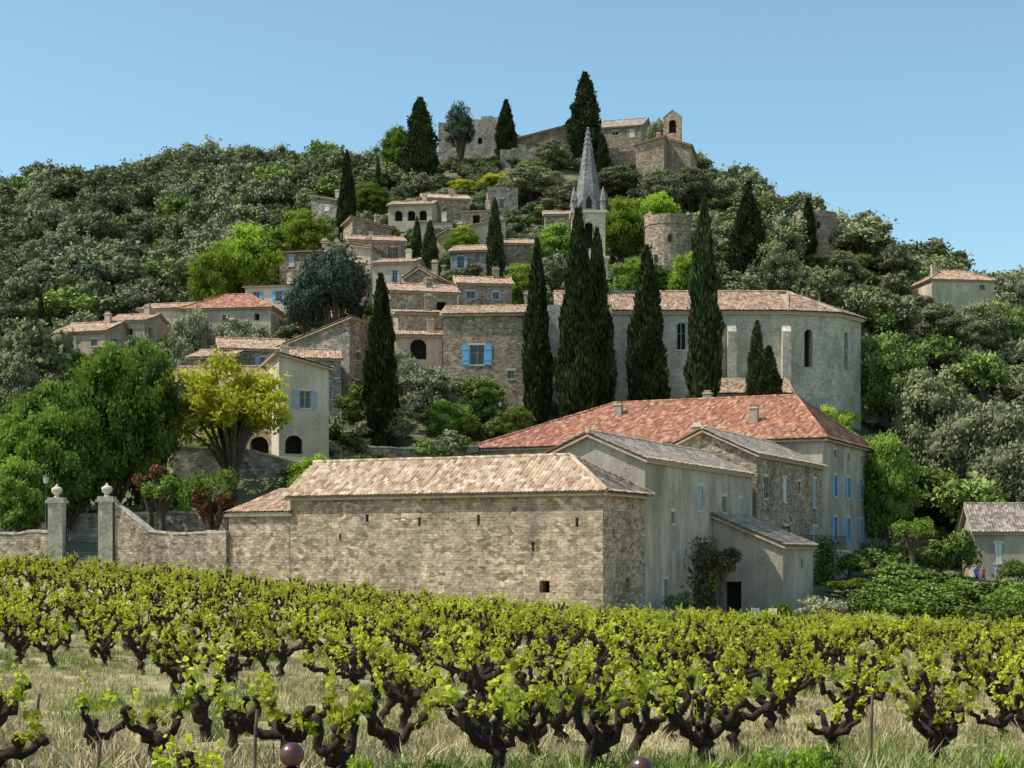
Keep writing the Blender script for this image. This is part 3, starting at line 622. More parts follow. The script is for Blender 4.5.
# ------------------------------------------------------------------ walls, gate
def wall_run(name,pts,th,mat):
    mb=MB()
    s=0
    for i in range(len(pts)-1):
        a,b_=np.array(pts[i],float),np.array(pts[i+1],float); L=np.linalg.norm(b_[:2]-a[:2]); n=max(1,int(L/.7)); U=(b_[:2]-a[:2])/L; N=np.array([U[1],-U[0]])*th/2
        zt=[a[3]+(b_[3]-a[3])*k/n+rng.uniform(-.07,.07) for k in range(n+1)]; zt[0]=a[3];zt[-1]=b_[3]
        for k in range(n):
            p=a+(b_-a)*k/n;q=a+(b_-a)*(k+1)/n; u0=s+L*k/n;u1=s+L*(k+1)/n
            for sg in(1,-1):
                mb.poly([(p[0]+sg*N[0],p[1]+sg*N[1],p[2]),(q[0]+sg*N[0],q[1]+sg*N[1],q[2]),(q[0]+sg*N[0],q[1]+sg*N[1],zt[k+1]),(p[0]+sg*N[0],p[1]+sg*N[1],zt[k])],0,[(u0,p[2]),(u1,q[2]),(u1,zt[k+1]),(u0,zt[k])])
            w=rng.uniform(1.05,1.35)
            c=[(p[0]+w*N[0],p[1]+w*N[1],zt[k]),(q[0]+w*N[0],q[1]+w*N[1],zt[k+1]),(q[0]-w*N[0],q[1]-w*N[1],zt[k+1]),(p[0]-w*N[0],p[1]-w*N[1],zt[k])]
            dz=rng.uniform(.1,.2)
            up=[(x,y,z+dz) for x,y,z in c]; m_=1
            mb.poly(up,m_)
            for i2 in range(4): j2=(i2+1)%4; mb.poly([c[i2],c[j2],up[j2],up[i2]],m_)
        for e in (a,b_):
            mb.poly([(e[0]+N[0],e[1]+N[1],e[2]),(e[0]-N[0],e[1]-N[1],e[2]),(e[0]-N[0],e[1]-N[1],e[3]),(e[0]+N[0],e[1]+N[1],e[3])],0)
        s+=L
    return obj(name,mb.build(name,[M[mat],M['rock']]))
def wp(px,Y,pt,zb=None):
    X=WX(px,Y); return (X,Y,(g1(X,Y)-1.2) if zb is None else zb,WZ(pt,Y))
e0=O+u*24.05
wall_run('garden_wall',[(e0[0],e0[1],-.5,WZ(533,95.3)),wp(170,97.5,534),wp(152,98,532),wp(118,99,505),wp(116,99,505)],.5,'tan2')
wall_run('garden_wall',[wp(50,99.5,533),wp(0,101,534),wp(-140,105,536),wp(-260,110,534)],.5,'tan2')
wall_run('garden_wall',[wp(-60,108,517),wp(62,107,517),wp(140,106,515),wp(232,104,513)],.5,'grey')
wall_run('retaining_wall',[wp(174,123,447),wp(240,123.2,449),wp(290,123.5,462),wp(345,124,472)],.6,'grey')
wall_run('retaining_wall',[wp(335,138.5,447),wp(400,138.5,449),wp(478,139,447)],.6,'tan2')
wall_run('retaining_wall',[wp(360,150,428),wp(440,150,430),wp(520,150,426)],.6,'tan2')
wall_run('retaining_wall',[wp(846,128,553),wp(885,124,566),wp(930,121,574)],.6,'grey')
def pillar(px,Y,top):
    X=WX(px,Y);z0=g1(X,Y)-.5;h=WZ(top,Y)-z0;mb=MB(); w=.44
    box(mb,(-w-.08,-w-.08,0),(w+.08,w+.08,.9)); box(mb,(-w,-w,.9),(w,w,h-.45)); box(mb,(-w-.14,-w-.14,h-.45),(w+.14,w+.14,h-.28)); box(mb,(-w-.05,-w-.05,h-.28),(w+.05,w+.05,h-.1))
    lathe(mb,(0,0,h-.1),[(.22,0),(.12,.12),(.3,.3),(.36,.5),(.3,.6),(.12,.68),(.1,.75),(.02,.85)],12,1)
    obj('gate_pillar',mb.build('gate_pillar',[M['pale'],M['trim']]),None,(X,Y,z0))
pillar(57,99.3,496);pillar(107,99.1,495)
def gate():
    mb=MB();x0,x1=WX(57,99.3)+.56,WX(107,99.1)-.56;z0=g1(x0,99.2)
    for i,x in enumerate(np.linspace(x0,x1,17)):
        k=abs(i-8)/8; tube(mb,[(x,99.2,z0+.1),(x,99.2,z0+2.3+.5*k*k)],.025,5)
    for z in (.2,1.1,2.2): box(mb,(x0,99.18,z0+z),(x1,99.22,z0+z+.06))
    obj('iron_gate',mb.build('iron_gate',[M['gateiron']]))
gate()
def lamp(px,Y,top,dbl=False):
    X=WX(px,Y);z0=g1(X,Y)-.3;h=WZ(top,Y)-z0
    if h>7: h=5.5; z0=WZ(top,Y)-h
    mb=MB()
    tube(mb,[(0,0,0),(0,0,.6),(0,0,.62),(0,0,h-.6)],[.11,.1,.06,.045],8)
    for s in ((-1,1) if dbl else (0,)):
        if s: tube(mb,[(0,0,h-.8),(s*.3,0,h-.55),(s*.55,0,h-.65)],.03,5)
        c=(s*.55,0,h-.62)
        lathe(mb,c,[(.05,0),(.13,.04),(.2,.42)],6,1); lathe(mb,c,[(.25,.42),(.2,.5),(.06,.6),(.02,.7)],6,0)
    obj('street_lamp',mb.build('street_lamp',[M['iron'],M['whitew']],),None,(X,Y,z0))
lamp(46,102,474);lamp(500,146,400);lamp(655,158,378,True)

# ------------------------------------------------------------------ foliage
def unit(n,r): 
    d=r.normal(size=(n,3)); return d/np.linalg.norm(d,axis=1)[:,None]
def cards(mb,C,size,r,m=0,t=.5,asp=.62,axis_=None,jit=1.0,leaf=False):
    n=len(C); a=unit(n,r)
    if axis_ is not None: a=np.asarray(axis_)+a*jit; a/=np.linalg.norm(a,axis=1)[:,None]
    b_=np.cross(a,unit(n,r)); b_/=np.linalg.norm(b_,axis=1)[:,None]+1e-9
    s=(size*r.uniform(.6,1.3,n))[:,None]
    if leaf:
        nn=np.cross(a,b_)
        V=np.stack([C-a*s*.6,C-a*s*.35+b_*s*.8+nn*s*.25,C+a*s*.45+b_*s*.5+nn*s*.1,C+a*s*1.05,C+a*s*.45-b_*s*.5+nn*s*.1,C-a*s*.35-b_*s*.8+nn*s*.25],1).reshape(-1,3)
        F=np.arange(n*6).reshape(n,6); F=np.concatenate([F[:,[0,1,2,3]],F[:,[0,3,4,5]]])
        k=6
    else:
        V=np.stack([C-a*s,C+b_*s*asp,C+a*s,C-b_*s*asp],1).reshape(-1,3); F=np.arange(n*4).reshape(n,4); k=4
    T=np.repeat(np.broadcast_to(t,(n,)),k)
    mb.add(V,F,m,None,T)
def broad(name,seed,H=8,W=7,nc=34,per=90,leaf=.3,trunk=.25,core=True,shell=.45,cl=(.2,.36),low=-.3):
    r=np.random.default_rng(seed); mb=MB()
    cz=H*(trunk+1)/2; rz=H*(1-trunk)/2; cr=W/2
    d=unit(nc,r); d[:,2]=np.where(d[:,2]<low,-d[:,2]*.5,d[:,2])
    rad=r.uniform(shell,.88,nc)
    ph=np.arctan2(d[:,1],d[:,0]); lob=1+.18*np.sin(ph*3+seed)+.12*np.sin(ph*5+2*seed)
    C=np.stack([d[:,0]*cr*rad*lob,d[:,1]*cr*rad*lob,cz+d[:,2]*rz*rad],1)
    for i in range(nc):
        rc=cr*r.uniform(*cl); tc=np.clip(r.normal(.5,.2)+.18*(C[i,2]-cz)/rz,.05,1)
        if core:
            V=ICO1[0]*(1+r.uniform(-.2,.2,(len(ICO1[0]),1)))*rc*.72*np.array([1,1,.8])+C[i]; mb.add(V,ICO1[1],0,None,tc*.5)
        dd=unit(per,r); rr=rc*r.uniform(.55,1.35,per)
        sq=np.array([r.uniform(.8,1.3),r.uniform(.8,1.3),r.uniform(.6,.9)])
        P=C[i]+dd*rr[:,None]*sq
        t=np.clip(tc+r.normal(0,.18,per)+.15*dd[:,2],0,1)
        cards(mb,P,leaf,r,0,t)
    th=.032*H
    tube(mb,[(0,0,-.8),(.03*H*.2,0,H*trunk*.6),(0,.02*H,H*trunk),(0,0,H*.6)],[th*1.3,th,th*.9,th*.35],7,1)
    for i in range(0,nc,3):
        s=np.array([0,0,H*trunk*r.uniform(.7,1.3)]); mid=(s+C[i])/2+np.array([0,0,.05*H])
        tube(mb,[s,mid,C[i]],[th*.5,th*.3,th*.1],5,1)
    return mb.build(name,[M['bark'],M['bark']])
def cypress(name,seed,H=16,W=3,n=9000):
    r=np.random.default_rng(seed); mb=MB()
    def prof(t): return (W/2)*np.clip(np.minimum(.62+1.6*t,1.0),0,1)*np.clip(1-np.clip((t-.25)/.75,0,1)**1.55,0,1)**.85
    ph0=r.uniform(0,6,6)
    def lump(th,t): return 1+.12*np.sin(th*3+t*9+ph0[0])+.10*np.sin(th*5-t*17+ph0[1])+.09*np.sin(th*2+t*31+ph0[2])
    rows=26;sd=12;V=[]
    for i in range(rows):
        t=i/(rows-1)*.97
        for j in range(sd):
            th=j*2*np.pi/sd; q=prof(t)*lump(th,t)*.82; V.append((q*math.cos(th),q*math.sin(th),H*(.03+t*.97)))
    F=[[i*sd+j,i*sd+(j+1)%sd,(i+1)*sd+(j+1)%sd,(i+1)*sd+j] for i in range(rows-1) for j in range(sd)]
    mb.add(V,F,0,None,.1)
    t=r.beta(1,1.25,n); th=r.uniform(0,2*np.pi,n); q=prof(t)*lump(th,t)*r.uniform(.82,1.12,n)+r.exponential(.06,n)
    P=np.stack([q*np.cos(th),q*np.sin(th),H*(.03+t*.97)],1)
    clum=.5+.5*np.sin(th*4+t*40+ph0[3])*np.sin(t*60+th*2+ph0[4])
    out=np.stack([np.cos(th)*.35,np.sin(th)*.35,np.ones(n)],1)
    cards(mb,P,.26,r,0,np.clip(.15+.5*clum+r.normal(0,.15,n),0,1),.35,out,.35)
    tube(mb,[(0,0,-1),(0,0,H*.12)],[W*.09,W*.08],7,1)
    return mb.build(name,[M['bark'],M['bark']])
L={}
L['oak']=leafmat('foliage_holm_oak_hazed',(.070,.085,.040),(.27,.295,.13),.1,.7,(.33,.32,.19))  # hill oak leaves lightened and greyed: distance haze put into the colour
L['cyp']=leafmat('foliage_cypress',(.014,.023,.012),(.10,.13,.045),.1)
L['fresh']=leafmat('foliage_fresh',(.11,.17,.025),(.38,.50,.07),.3)
L['yellow']=leafmat('foliage_yellowgreen',(.28,.28,.025),(.64,.63,.09),.4)
L['mid']=leafmat('foliage_mid',(.065,.10,.022),(.26,.36,.07),.25)
L['mid_haze']=leafmat('foliage_mid_far_hazed',(.08,.11,.03),(.30,.37,.10),.1)  # paler, greyer copy of mid foliage with painted-in distance haze
L['chest']=leafmat('foliage_chestnut',(.05,.09,.018),(.22,.335,.06),.25)
L['blue']=leafmat('foliage_cedar',(.027,.042,.032),(.10,.135,.09),.1)
L['olive']=leafmat('foliage_olive',(.10,.11,.06),(.35,.36,.21),.1)
L['red']=leafmat('foliage_red',(.06,.03,.018),(.28,.13,.06),.1)
L['vine']=leafmat('foliage_vine',(.17,.20,.018),(.56,.57,.08),.42)
L['ivy']=leafmat('foliage_ivy',(.045,.07,.018),(.19,.25,.055),.1)
L['brownl']=leafmat('foliage_brownish',(.05,.045,.02),(.19,.16,.08),.1)
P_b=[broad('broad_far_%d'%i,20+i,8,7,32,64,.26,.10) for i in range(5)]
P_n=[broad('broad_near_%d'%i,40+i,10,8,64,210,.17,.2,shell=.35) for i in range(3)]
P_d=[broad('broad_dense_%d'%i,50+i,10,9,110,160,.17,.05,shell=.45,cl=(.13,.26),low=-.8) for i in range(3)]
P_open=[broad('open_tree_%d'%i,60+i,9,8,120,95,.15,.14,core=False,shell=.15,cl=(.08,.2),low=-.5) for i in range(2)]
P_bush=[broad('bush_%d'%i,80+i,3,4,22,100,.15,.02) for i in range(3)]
P_c=[cypress('cypress_%d'%i,100+i) for i in range(3)]
DIM={}
for l,d in ((P_b,(8,7)),(P_n,(10,8)),(P_d,(10,9)),(P_open,(9,8)),(P_bush,(3,4)),(P_c,(16,3))):
    for q in l: DIM[q.name]=d
TREES=[]
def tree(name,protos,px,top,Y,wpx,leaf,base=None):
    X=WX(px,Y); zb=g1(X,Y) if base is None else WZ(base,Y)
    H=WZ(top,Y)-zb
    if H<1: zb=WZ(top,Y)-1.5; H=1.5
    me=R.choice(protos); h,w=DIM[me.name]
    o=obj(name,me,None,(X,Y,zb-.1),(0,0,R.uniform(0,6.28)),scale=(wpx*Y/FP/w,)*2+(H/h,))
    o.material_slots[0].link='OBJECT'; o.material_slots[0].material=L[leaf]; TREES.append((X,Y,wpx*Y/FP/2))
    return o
for px,top,Y,w in [(381,273,141,30),(537,238,150,25),(578,208,147,36),(597,228,149,30),(647,245,152,34),(704,198,156,30),(757,320,154,21),(769,345,153,26),
    (495,198,207,16),(430,220,208,17),(417,216,211,12),(347,150,240,16),(420,97,280,31),(506,99,293,19),(585,72,288,30),(603,134,284,12),(808,197,252,15),(378,155,270,6),
    (41,294,186,12),(31,315,187,12),(49,306,188,10),(748,190,215,36)]:
    tree('cypress_tree',P_c,px,top,Y,w,'cyp')
T=[('pine_tree',P_open,460,100,288,34,'blue'),('pine_tree',P_open,462,104,289,30,'blue'),('cedar_tree',P_n,333,238,178,78,'blue'),('cedar_tree',P_n,305,268,180,48,'blue'),
 ('chestnut_tree',P_d,108,345,108,112,'chest'),('chestnut_tree',P_d,145,328,118,78,'mid'),('chestnut_tree',P_d,45,372,114,90,'mid'),('chestnut_tree',P_d,66,395,106,90,'chest'),('chestnut_tree',P_d,20,405,110,70,'chest'),
 ('ash_tree',P_open,232,343,119,140,'yellow'),
 ('lime_tree',P_d,245,222,212,66,'fresh'),('lime_tree',P_d,212,240,208,48,'fresh'),('lime_tree',P_d,303,208,228,58,'fresh'),('lime_tree',P_d,370,182,258,44,'mid'),
 ('lime_tree',P_d,462,225,225,36,'fresh'),('lime_tree',P_d,495,172,272,32,'yellow'),('lime_tree',P_d,462,178,270,26,'yellow'),('lime_tree',P_d,560,222,215,60,'mid'),('lime_tree',P_d,622,196,222,58,'fresh'),
 ('lime_tree',P_d,655,188,232,60,'fresh'),('lime_tree',P_d,690,248,205,50,'fresh'),('lime_tree',P_d,520,262,196,46,'fresh'),('olive_tree',P_n,402,345,152,34,'olive'),
 ('oak_tree',P_d,655,262,206,40,'ivy'),('oak_tree',P_d,632,255,205,36,'mid'),('oak_tree',P_d,812,252,238,44,'oak'),('oak_tree',P_d,838,250,242,40,'oak'),
 ('oak_tree',P_d,940,300,226,60,'oak'),('oak_tree',P_d,978,300,224,60,'oak'),('oak_tree',P_d,1003,296,228,50,'mid_haze'),('oak_tree',P_d,915,290,230,44,'oak'),
 ('oak_tree',P_d,776,240,212,50,'oak'),('oak_tree',P_d,735,215,228,56,'oak'),('oak_tree',P_d,660,168,262,56,'oak'),('oak_tree',P_d,618,166,268,60,'oak'),('oak_tree',P_d,553,138,284,34,'oak'),('oak_tree',P_d,532,166,262,66,'oak'),
 ('oak_tree',P_d,575,180,255,66,'oak'),('oak_tree',P_d,690,166,266,52,'oak'),('oak_tree',P_d,398,125,294,36,'mid'),('oak_tree',P_d,656,114,294,20,'oak'),('oak_tree',P_d,705,205,240,50,'oak'),
 ('oak_tree',P_d,190,300,172,46,'olive'),('oak_tree',P_d,240,312,176,66,'olive'),('oak_tree',P_d,15,350,150,70,'oak'),('oak_tree',P_d,-10,420,125,70,'oak'),
 ('olive_tree',P_d,430,362,147,66,'olive'),('olive_tree',P_d,480,372,148,60,'ivy'),('olive_tree',P_d,362,378,144,52,'ivy'),('olive_tree',P_d,388,398,142,54,'olive'),('olive_tree',P_d,450,395,143,50,'mid'),('olive_tree',P_d,515,402,144,44,'ivy'),
 ('oak_tree',P_d,885,430,140,66,'mid'),('oak_tree',P_d,890,330,172,80,'mid_haze'),('oak_tree',P_d,930,360,168,90,'oak'),('oak_tree',P_d,980,390,160,110,'oak'),('oak_tree',P_d,915,455,148,90,'ivy'),('oak_tree',P_d,960,470,150,100,'mid_haze'),('oak_tree',P_d,1010,430,148,90,'oak'),
 ('oak_tree',P_d,830,400,150,50,'fresh'),('lime_tree',P_d,312,448,116,54,'fresh'),('olive_tree',P_d,165,468,112,46,'ivy'),('olive_tree',P_d,25,448,104,70,'mid'),('olive_tree',P_d,375,455,122,56,'olive'),('olive_tree',P_d,345,462,119,44,'mid')]
for a in T: tree(*a)
for px,top,Y,w,lf in [(340,478,112,50,'mid'),(290,482,110,40,'ivy'),(822,592,96,50,'olive'),(850,575,108,50,'mid'),(868,548,122,54,'ivy'),(895,560,112,60,'ivy'),(930,568,108,70,'ivy'),(975,582,102,80,'ivy'),(1020,580,100,80,'mid'),(1060,576,100,80,'ivy'),
    (860,590,98,50,'ivy'),(900,592,98,60,'mid'),(945,594,96,70,'ivy'),(1000,598,94,60,'ivy'),(905,545,128,50,'mid'),(940,540,130,56,'ivy'),(850,552,118,46,'ivy'),(885,575,104,60,'ivy'),(925,582,102,60,'ivy'),(960,574,106,40,'mid'),
    (962,530,127,44,'ivy'),(1018,556,120,40,'mid'),(1004,578,108,50,'ivy'),
    (360,435,146,50,'ivy'),(420,440,147,60,'olive'),(480,425,149,60,'ivy'),(345,425,146,44,'mid'),(680,586,92,30,'olive'),(160,480,109,40,'ivy'),(140,505,107,50,'ivy'),(190,500,108,40,'mid'),(800,410,150,40,'fresh'),(780,600,93,24,'mid'),(150,450,112,50,'mid'),
    (60,505,108,40,'mid'),(100,508,108,40,'ivy'),(10,505,108,50,'mid'),(205,440,126,50,'mid'),(300,462,122,40,'mid'),(355,452,128,50,'ivy'),(325,440,133,40,'olive'),
    (75,345,183,44,'ivy'),(110,342,184,40,'mid'),(140,335,186,40,'olive')]:
    tree('shrub',P_bush,px,top,Y,w,lf)
def pollard(px,top,Y,wpx,lf,seed,base=None):
    r=np.random.default_rng(seed);mb=MB();X=WX(px,Y);zb=g1(X,Y);H=WZ(top,Y)-zb;W=wpx*Y/FP
    if H<2: zb=WZ(top,Y)-3; H=3
    tube(mb,[(0,0,-.5),(.05,0,H*.3),(0,0,H*.5)],[.28,.22,.2],8,1)
    for i in range(7):
        a=i*.9+r.uniform(-.3,.3);R_=W*.36
        tip=np.array([R_*math.cos(a),R_*math.sin(a),H*r.uniform(.75,.92)])
        tube(mb,[(0,0,H*.45),tip*.55+np.array([0,0,H*.25]),tip],[.17,.13,.11],6,1)
        mb.add(ICO1[0]*.2+tip,ICO1[1],1)
        n=220; cards(mb,tip+unit(n,r)*(r.uniform(.1,1,n)**.6*W*.2)[:,None],.12,r,0,r.uniform(.1,1,n))
    obj('pollard_tree',mb.build('pollard',[L[lf],M['bark']]),None,(X,Y,zb))
pollard(207,470,102,62,'mid',1);pollard(213,490,100.5,44,'red',2);pollard(162,470,103,40,'mid',3);pollard(150,462,104,34,'red',6);pollard(912,520,126,44,'mid',4);pollard(722,548,95,38,'brownl',5)

def climber(a,b0,b1,z0,z1,lf,n,seed,name='climbing_vine_plant'):
    r=np.random.default_rng(seed);mb=MB(); bb=r.normal((b0+b1)/2,(b1-b0)/4,n); zz=z0+(z1-z0)*r.beta(1.2,1.6,n)
    P=O[None,:]+v[None,:]*bb[:,None]-u[None,:]*(a+r.uniform(.05,.5,n))[:,None]
    cards(mb,np.concatenate([P,zz[:,None]],1),.13,r,0,r.uniform(0,1,n))
    for k in range(3):
        q=O+v*((b0+b1)/2+k*.3-.3)-u*(a+.1); tube(mb,[(q[0],q[1],z0-1),(q[0]+.1,q[1],(z0+z1)/2),(q[0],q[1],z1-.4)],[.07,.05,.03],5,1)
    obj(name,mb.build(name,[L[lf],M['bark']]))
climber(0,13.5,17.5,-1,3.4,'brownl',900,3); climber(0,16,18.2,-1,3,'ivy',600,4); climber(3.3,29.5,36,-.5,3.4,'ivy',1500,5); climber(0,25.5,28,-1,4,'ivy',600,8)

def scatter(name,meshes,pts,rot,scl,idx,mats=None):
    col=bpy.data.collections.new(name+'_kinds')
    for i,me in enumerate(meshes):
        o=bpy.data.objects.new('%s_kind_%02d'%(name,i),me); col.objects.link(o)
        if mats: 
            o.material_slots[0].link='OBJECT'; o.material_slots[0].material=mats[i%len(mats)]
    me=bpy.data.meshes.new(name); n=len(pts); me.vertices.add(n); me.vertices.foreach_set('co',np.asarray(pts,np.float32).ravel())
    a=me.attributes.new('rot','FLOAT_VECTOR','POINT'); a.data.foreach_set('vector',np.asarray(rot,np.float32).ravel())
    a=me.attributes.new('scl','FLOAT_VECTOR','POINT'); a.data.foreach_set('vector',np.asarray(scl,np.float32).ravel())
    a=me.attributes.new('idx','INT','POINT'); a.data.foreach_set('value',np.asarray(idx,np.int32))
    o=obj(name,me)
    ng=bpy.data.node_groups.new(name,'GeometryNodeTree')
    ng.interface.new_socket(name='Geometry',in_out='INPUT',socket_type='NodeSocketGeometry'); ng.interface.new_socket(name='Geometry',in_out='OUTPUT',socket_type='NodeSocketGeometry')
    gi=ng.nodes.new('NodeGroupInput');go=ng.nodes.new('NodeGroupOutput')
    ci=nd(ng,'GeometryNodeCollectionInfo',{'Collection':col,'Separate Children':True,'Reset Children':True})
    def na_(nm,t): return nd(ng,'GeometryNodeInputNamedAttribute',{'Name':nm},data_type=t).outputs[0]
    io=nd(ng,'GeometryNodeInstanceOnPoints',{'Points':gi.outputs[0],'Instance':ci.outputs[0],'Pick Instance':True,'Instance Index':na_('idx','INT'),'Rotation':na_('rot','FLOAT_VECTOR'),'Scale':na_('scl','FLOAT_VECTOR')})
    ng.links.new(io.outputs[0],go.inputs[0])
    md=o.modifiers.new('scatter','NODES'); md.node_group=ng
    return o
# forest
fx,fy=np.meshgrid(np.arange(-260,300,5.0),np.arange(118,425,5.0)); fx=fx.ravel()+rng.uniform(-2.3,2.3,fx.size);fy=fy.ravel()+rng.uniform(-2.3,2.3,fy.size)
keep=[]
for X,Y in zip(fx,fy):
    px=512+X/Y*FP; ok=abs(X)<.5*Y+25
    if Y<150 and not (px>905 and Y>132) and not px<-20: ok=False
    if 20<px<360 and Y<170 and px>150: ok=False
    if 330<px<870 and Y<200: ok=False
    if 40<px<160 and 150<Y<190: ok=False
    if 425<px<650 and 258<Y<325: ok=False
    if X>40 and Y>330: ok=False
    if ok:
        for (ox,oy,hw,dd) in OCC:
            dx=abs(X-ox)
            if dx<hw+2.5 and -abs(dd)-((27 if ox<-25 and oy<212 else 13) if dd>0 else 3)<Y-oy<min(abs(dd),9)+2.5: ok=False;break
    if ok:
        for (tx,ty,tr) in TREES:
            if (X-tx)**2+(Y-ty)**2<(tr*.8+1)**2: ok=False;break
    if ok and 270<px<720 and Y<262 and rng.random()<.35: ok=False
    if ok: keep.append((X,Y))
keep=np.array(keep); n=len(keep); z=gz(keep[:,0],keep[:,1])-.6
vil=((512+keep[:,0]/keep[:,1]*FP>260)&(512+keep[:,0]/keep[:,1]*FP<720)&(keep[:,1]<275))
s=rng.uniform(.5,1.15,n)*np.where(vil,.62,1.0); big=rng.random(n)<.08; s=np.where(big&~vil,s*1.35,s)
patch=np.sin(keep[:,0]*.05+1)*np.sin(keep[:,1]*.045+keep[:,0]*.02)+rng.normal(0,.5,n)
kinds=P_b*2; mats=[L['oak']]*5+[L['oak'],L['olive'],L['mid_haze'],L['ivy'],L['blue']]
ki=rng.integers(0,5,n); r2=rng.random(n)
ki=np.where((patch>.5)&(r2<.45),rng.choice([6,7,6,8],n),ki); ki=np.where((patch<-.6)&(r2<.3),rng.choice([9,8,6],n),ki); ki=np.where(r2>.96,7,ki)
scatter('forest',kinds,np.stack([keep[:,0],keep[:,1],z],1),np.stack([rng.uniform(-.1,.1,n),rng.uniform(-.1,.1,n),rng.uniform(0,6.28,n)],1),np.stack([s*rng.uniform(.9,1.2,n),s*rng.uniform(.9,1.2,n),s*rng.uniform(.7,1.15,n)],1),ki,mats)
print('forest',n)
# village underbrush
bx=rng.uniform(-60,75,3200);by=rng.uniform(138,320,3200);k=[]
for i in range(3200):
    ok=all(not(abs(bx[i]-ox)<hw+.8 and -min(abs(dd),9)-.8<by[i]-oy<min(abs(dd),9)+.8) for ox,oy,hw,dd in OCC)
    px=512+bx[i]/by[i]*FP
    if px<330 and by[i]<165: ok=False
    if ok: k.append(i)
bx=bx[k];by=by[k];n=len(bx);s=rng.uniform(.35,.9,n)
scatter('underbrush',P_bush*2,np.stack([bx,by,gz(bx,by)-.2],1),np.stack([np.zeros(n),np.zeros(n),rng.uniform(0,6.28,n)],1),np.stack([s,s,s],1),rng.integers(0,6,n),[L['ivy'],L['olive'],L['mid_haze'],L['oak'],L['ivy'],L['olive']])

# ------------------------------------------------------------------ vineyard
def vine(name,seed):
    r=np.random.default_rng(seed);mb=MB()
    h0=r.uniform(.26,.45); lean=r.uniform(-.18,.18,2)
    P=[np.array([0,0,-.15])]; 
    for k in range(1,7): t=k/6; P.append(np.array([lean[0]*t+r.uniform(-.045,.045),lean[1]*t+r.uniform(-.045,.045),h0*t]))
    tube(mb,P,[.09,.08,.062,.07,.06,.075,.085],7,1)
    top=P[-1]; mb.add(ICO1[0]*(1+r.uniform(-.25,.25,(len(ICO1[0]),1)))*.10+top,ICO1[1],1)
    na=r.integers(3,7); a0=r.uniform(0,6.28)
    for i in range(na):
        a=a0+i*2*math.pi/na+r.uniform(-.5,.5); R_=r.uniform(.12,.46); hh=r.uniform(.12,.42)
        pts=[top]
        for k in range(1,7):
            t=k/6; rr=R_*(1-(1-t)**1.6); zz=hh*t**1.4
            pts.append(top+np.array([rr*math.cos(a),rr*math.sin(a),zz])+r.uniform(-.045,.045,3))
        tube(mb,pts,[.06,.05,.054,.04,.046,.036,.044],6,1)
        tip=pts[-1]; mb.add(ICO1[0]*(1+r.uniform(-.3,.3,(len(ICO1[0]),1)))*.056+tip,ICO1[1],1)
        for s in range(r.integers(1,4)):
            base=tip if s else pts[-2]; ln=r.uniform(.10,.44); d=np.array([math.cos(a)*.3,math.sin(a)*.3,1])+r.normal(0,.45,3); d/=np.linalg.norm(d); d[2]=abs(d[2])
            sp=[base+d*ln*t+np.array([0,0,-.04*t*t])+r.uniform(-.012,.012,3) for t in np.linspace(0,1,4)]
            tube(mb,sp,[.008,.007,.005,.003],4,0,.4)
            nl=int(6+ln*22+r.integers(0,4)); tt=r.uniform(.05,1.05,nl); C=base+d*(ln*tt)[:,None]+unit(nl,r)*.052
            cards(mb,C,.042,r,0,np.clip(r.uniform(.0,.75,nl)+.35*tt,0,1),jit=1,leaf=True)
    return mb.build(name,[L['vine'],M['vbark']])
VP=[vine('vine_%d'%i,200+i) for i in range(14)]
ang=math.radians(24);ca,sa=math.cos(ang),math.sin(ang)
pts=[]
for i in np.arange(-90,100):
    for j in np.arange(-20,80):
        lx=i*1.38;ly=j*1.75
        X=lx*ca-ly*sa+8+R.uniform(-.25,.25);Y=lx*sa+ly*ca+R.uniform(-.25,.25)
        edge=(85+(4.83-X)*.476-2.6) if X<4.83 else 82.5-(X-4.83)*.12
        edge=min(edge,97)
        if Y<13.9 or Y>edge or abs(X)>.42*Y+5: continue
        k=X/Y
        if Y<15.0 and k>-.1: continue
        if Y<17.2 and k>.15: continue
        if k<-.215 and 18.8<Y<31: continue
        if k<-.1 and 20<Y<25.5 : continue
        if R.random()<.06: continue
        pts.append((X,Y))
pts=np.array(pts);n=len(pts);z=gz(pts[:,0],pts[:,1]); s=rng.uniform(.78,1.18,n)
scatter('vineyard',VP,np.stack([pts[:,0],pts[:,1],z],1),np.stack([rng.uniform(-.16,.16,n),rng.uniform(-.16,.16,n),rng.uniform(0,6.28,n)],1),np.stack([s,s,s*rng.uniform(.8,1.1,n)],1),rng.integers(0,14,n))
print('vines',n)
# grass
def tuft(name,seed,n,h,spread,mi):
    r=np.random.default_rng(seed);mb=MB()
    for i in range(n):
        a=r.uniform(0,6.28);q=spread*math.sqrt(r.random());b0=np.array([q*math.cos(a),q*math.sin(a),-.02]);hh=h*r.uniform(.4,1.1)
        d=np.array([r.normal(0,.3),r.normal(0,.3),1]);w=np.array([math.cos(a+1.3),math.sin(a+1.3),0])*.006*r.uniform(.7,1.6)
        m1=b0+d*hh*.55;t1=b0+d*hh+np.array([d[0],d[1],-.25])*hh*.35
        mb.add([b0-w,b0+w,m1+w*.8,m1-w*.8],[0,1,2,3],0,None,r.uniform(0,1)); mb.add([m1-w*.8,m1+w*.8,t1],[0,1,2],0,None,r.uniform(0,1))
    return mb.build(name,[M['bark']])
L['straw']=leafmat('grass_dry',(.33,.26,.13),(.66,.56,.33),.1); L['grass']=leafmat('grass_green',(.11,.16,.03),(.30,.38,.085),.1); L['weed']=leafmat('grass_mixed',(.22,.22,.09),(.46,.45,.19),.1)
G=[tuft('tuft_%d'%i,300+i,42,.28,.26,0) for i in range(6)]
n=12500; gy=8+ (rng.random(n)**1.5)*52; gx=rng.uniform(-.42,.42,n)*gy+rng.uniform(-2,2,n)
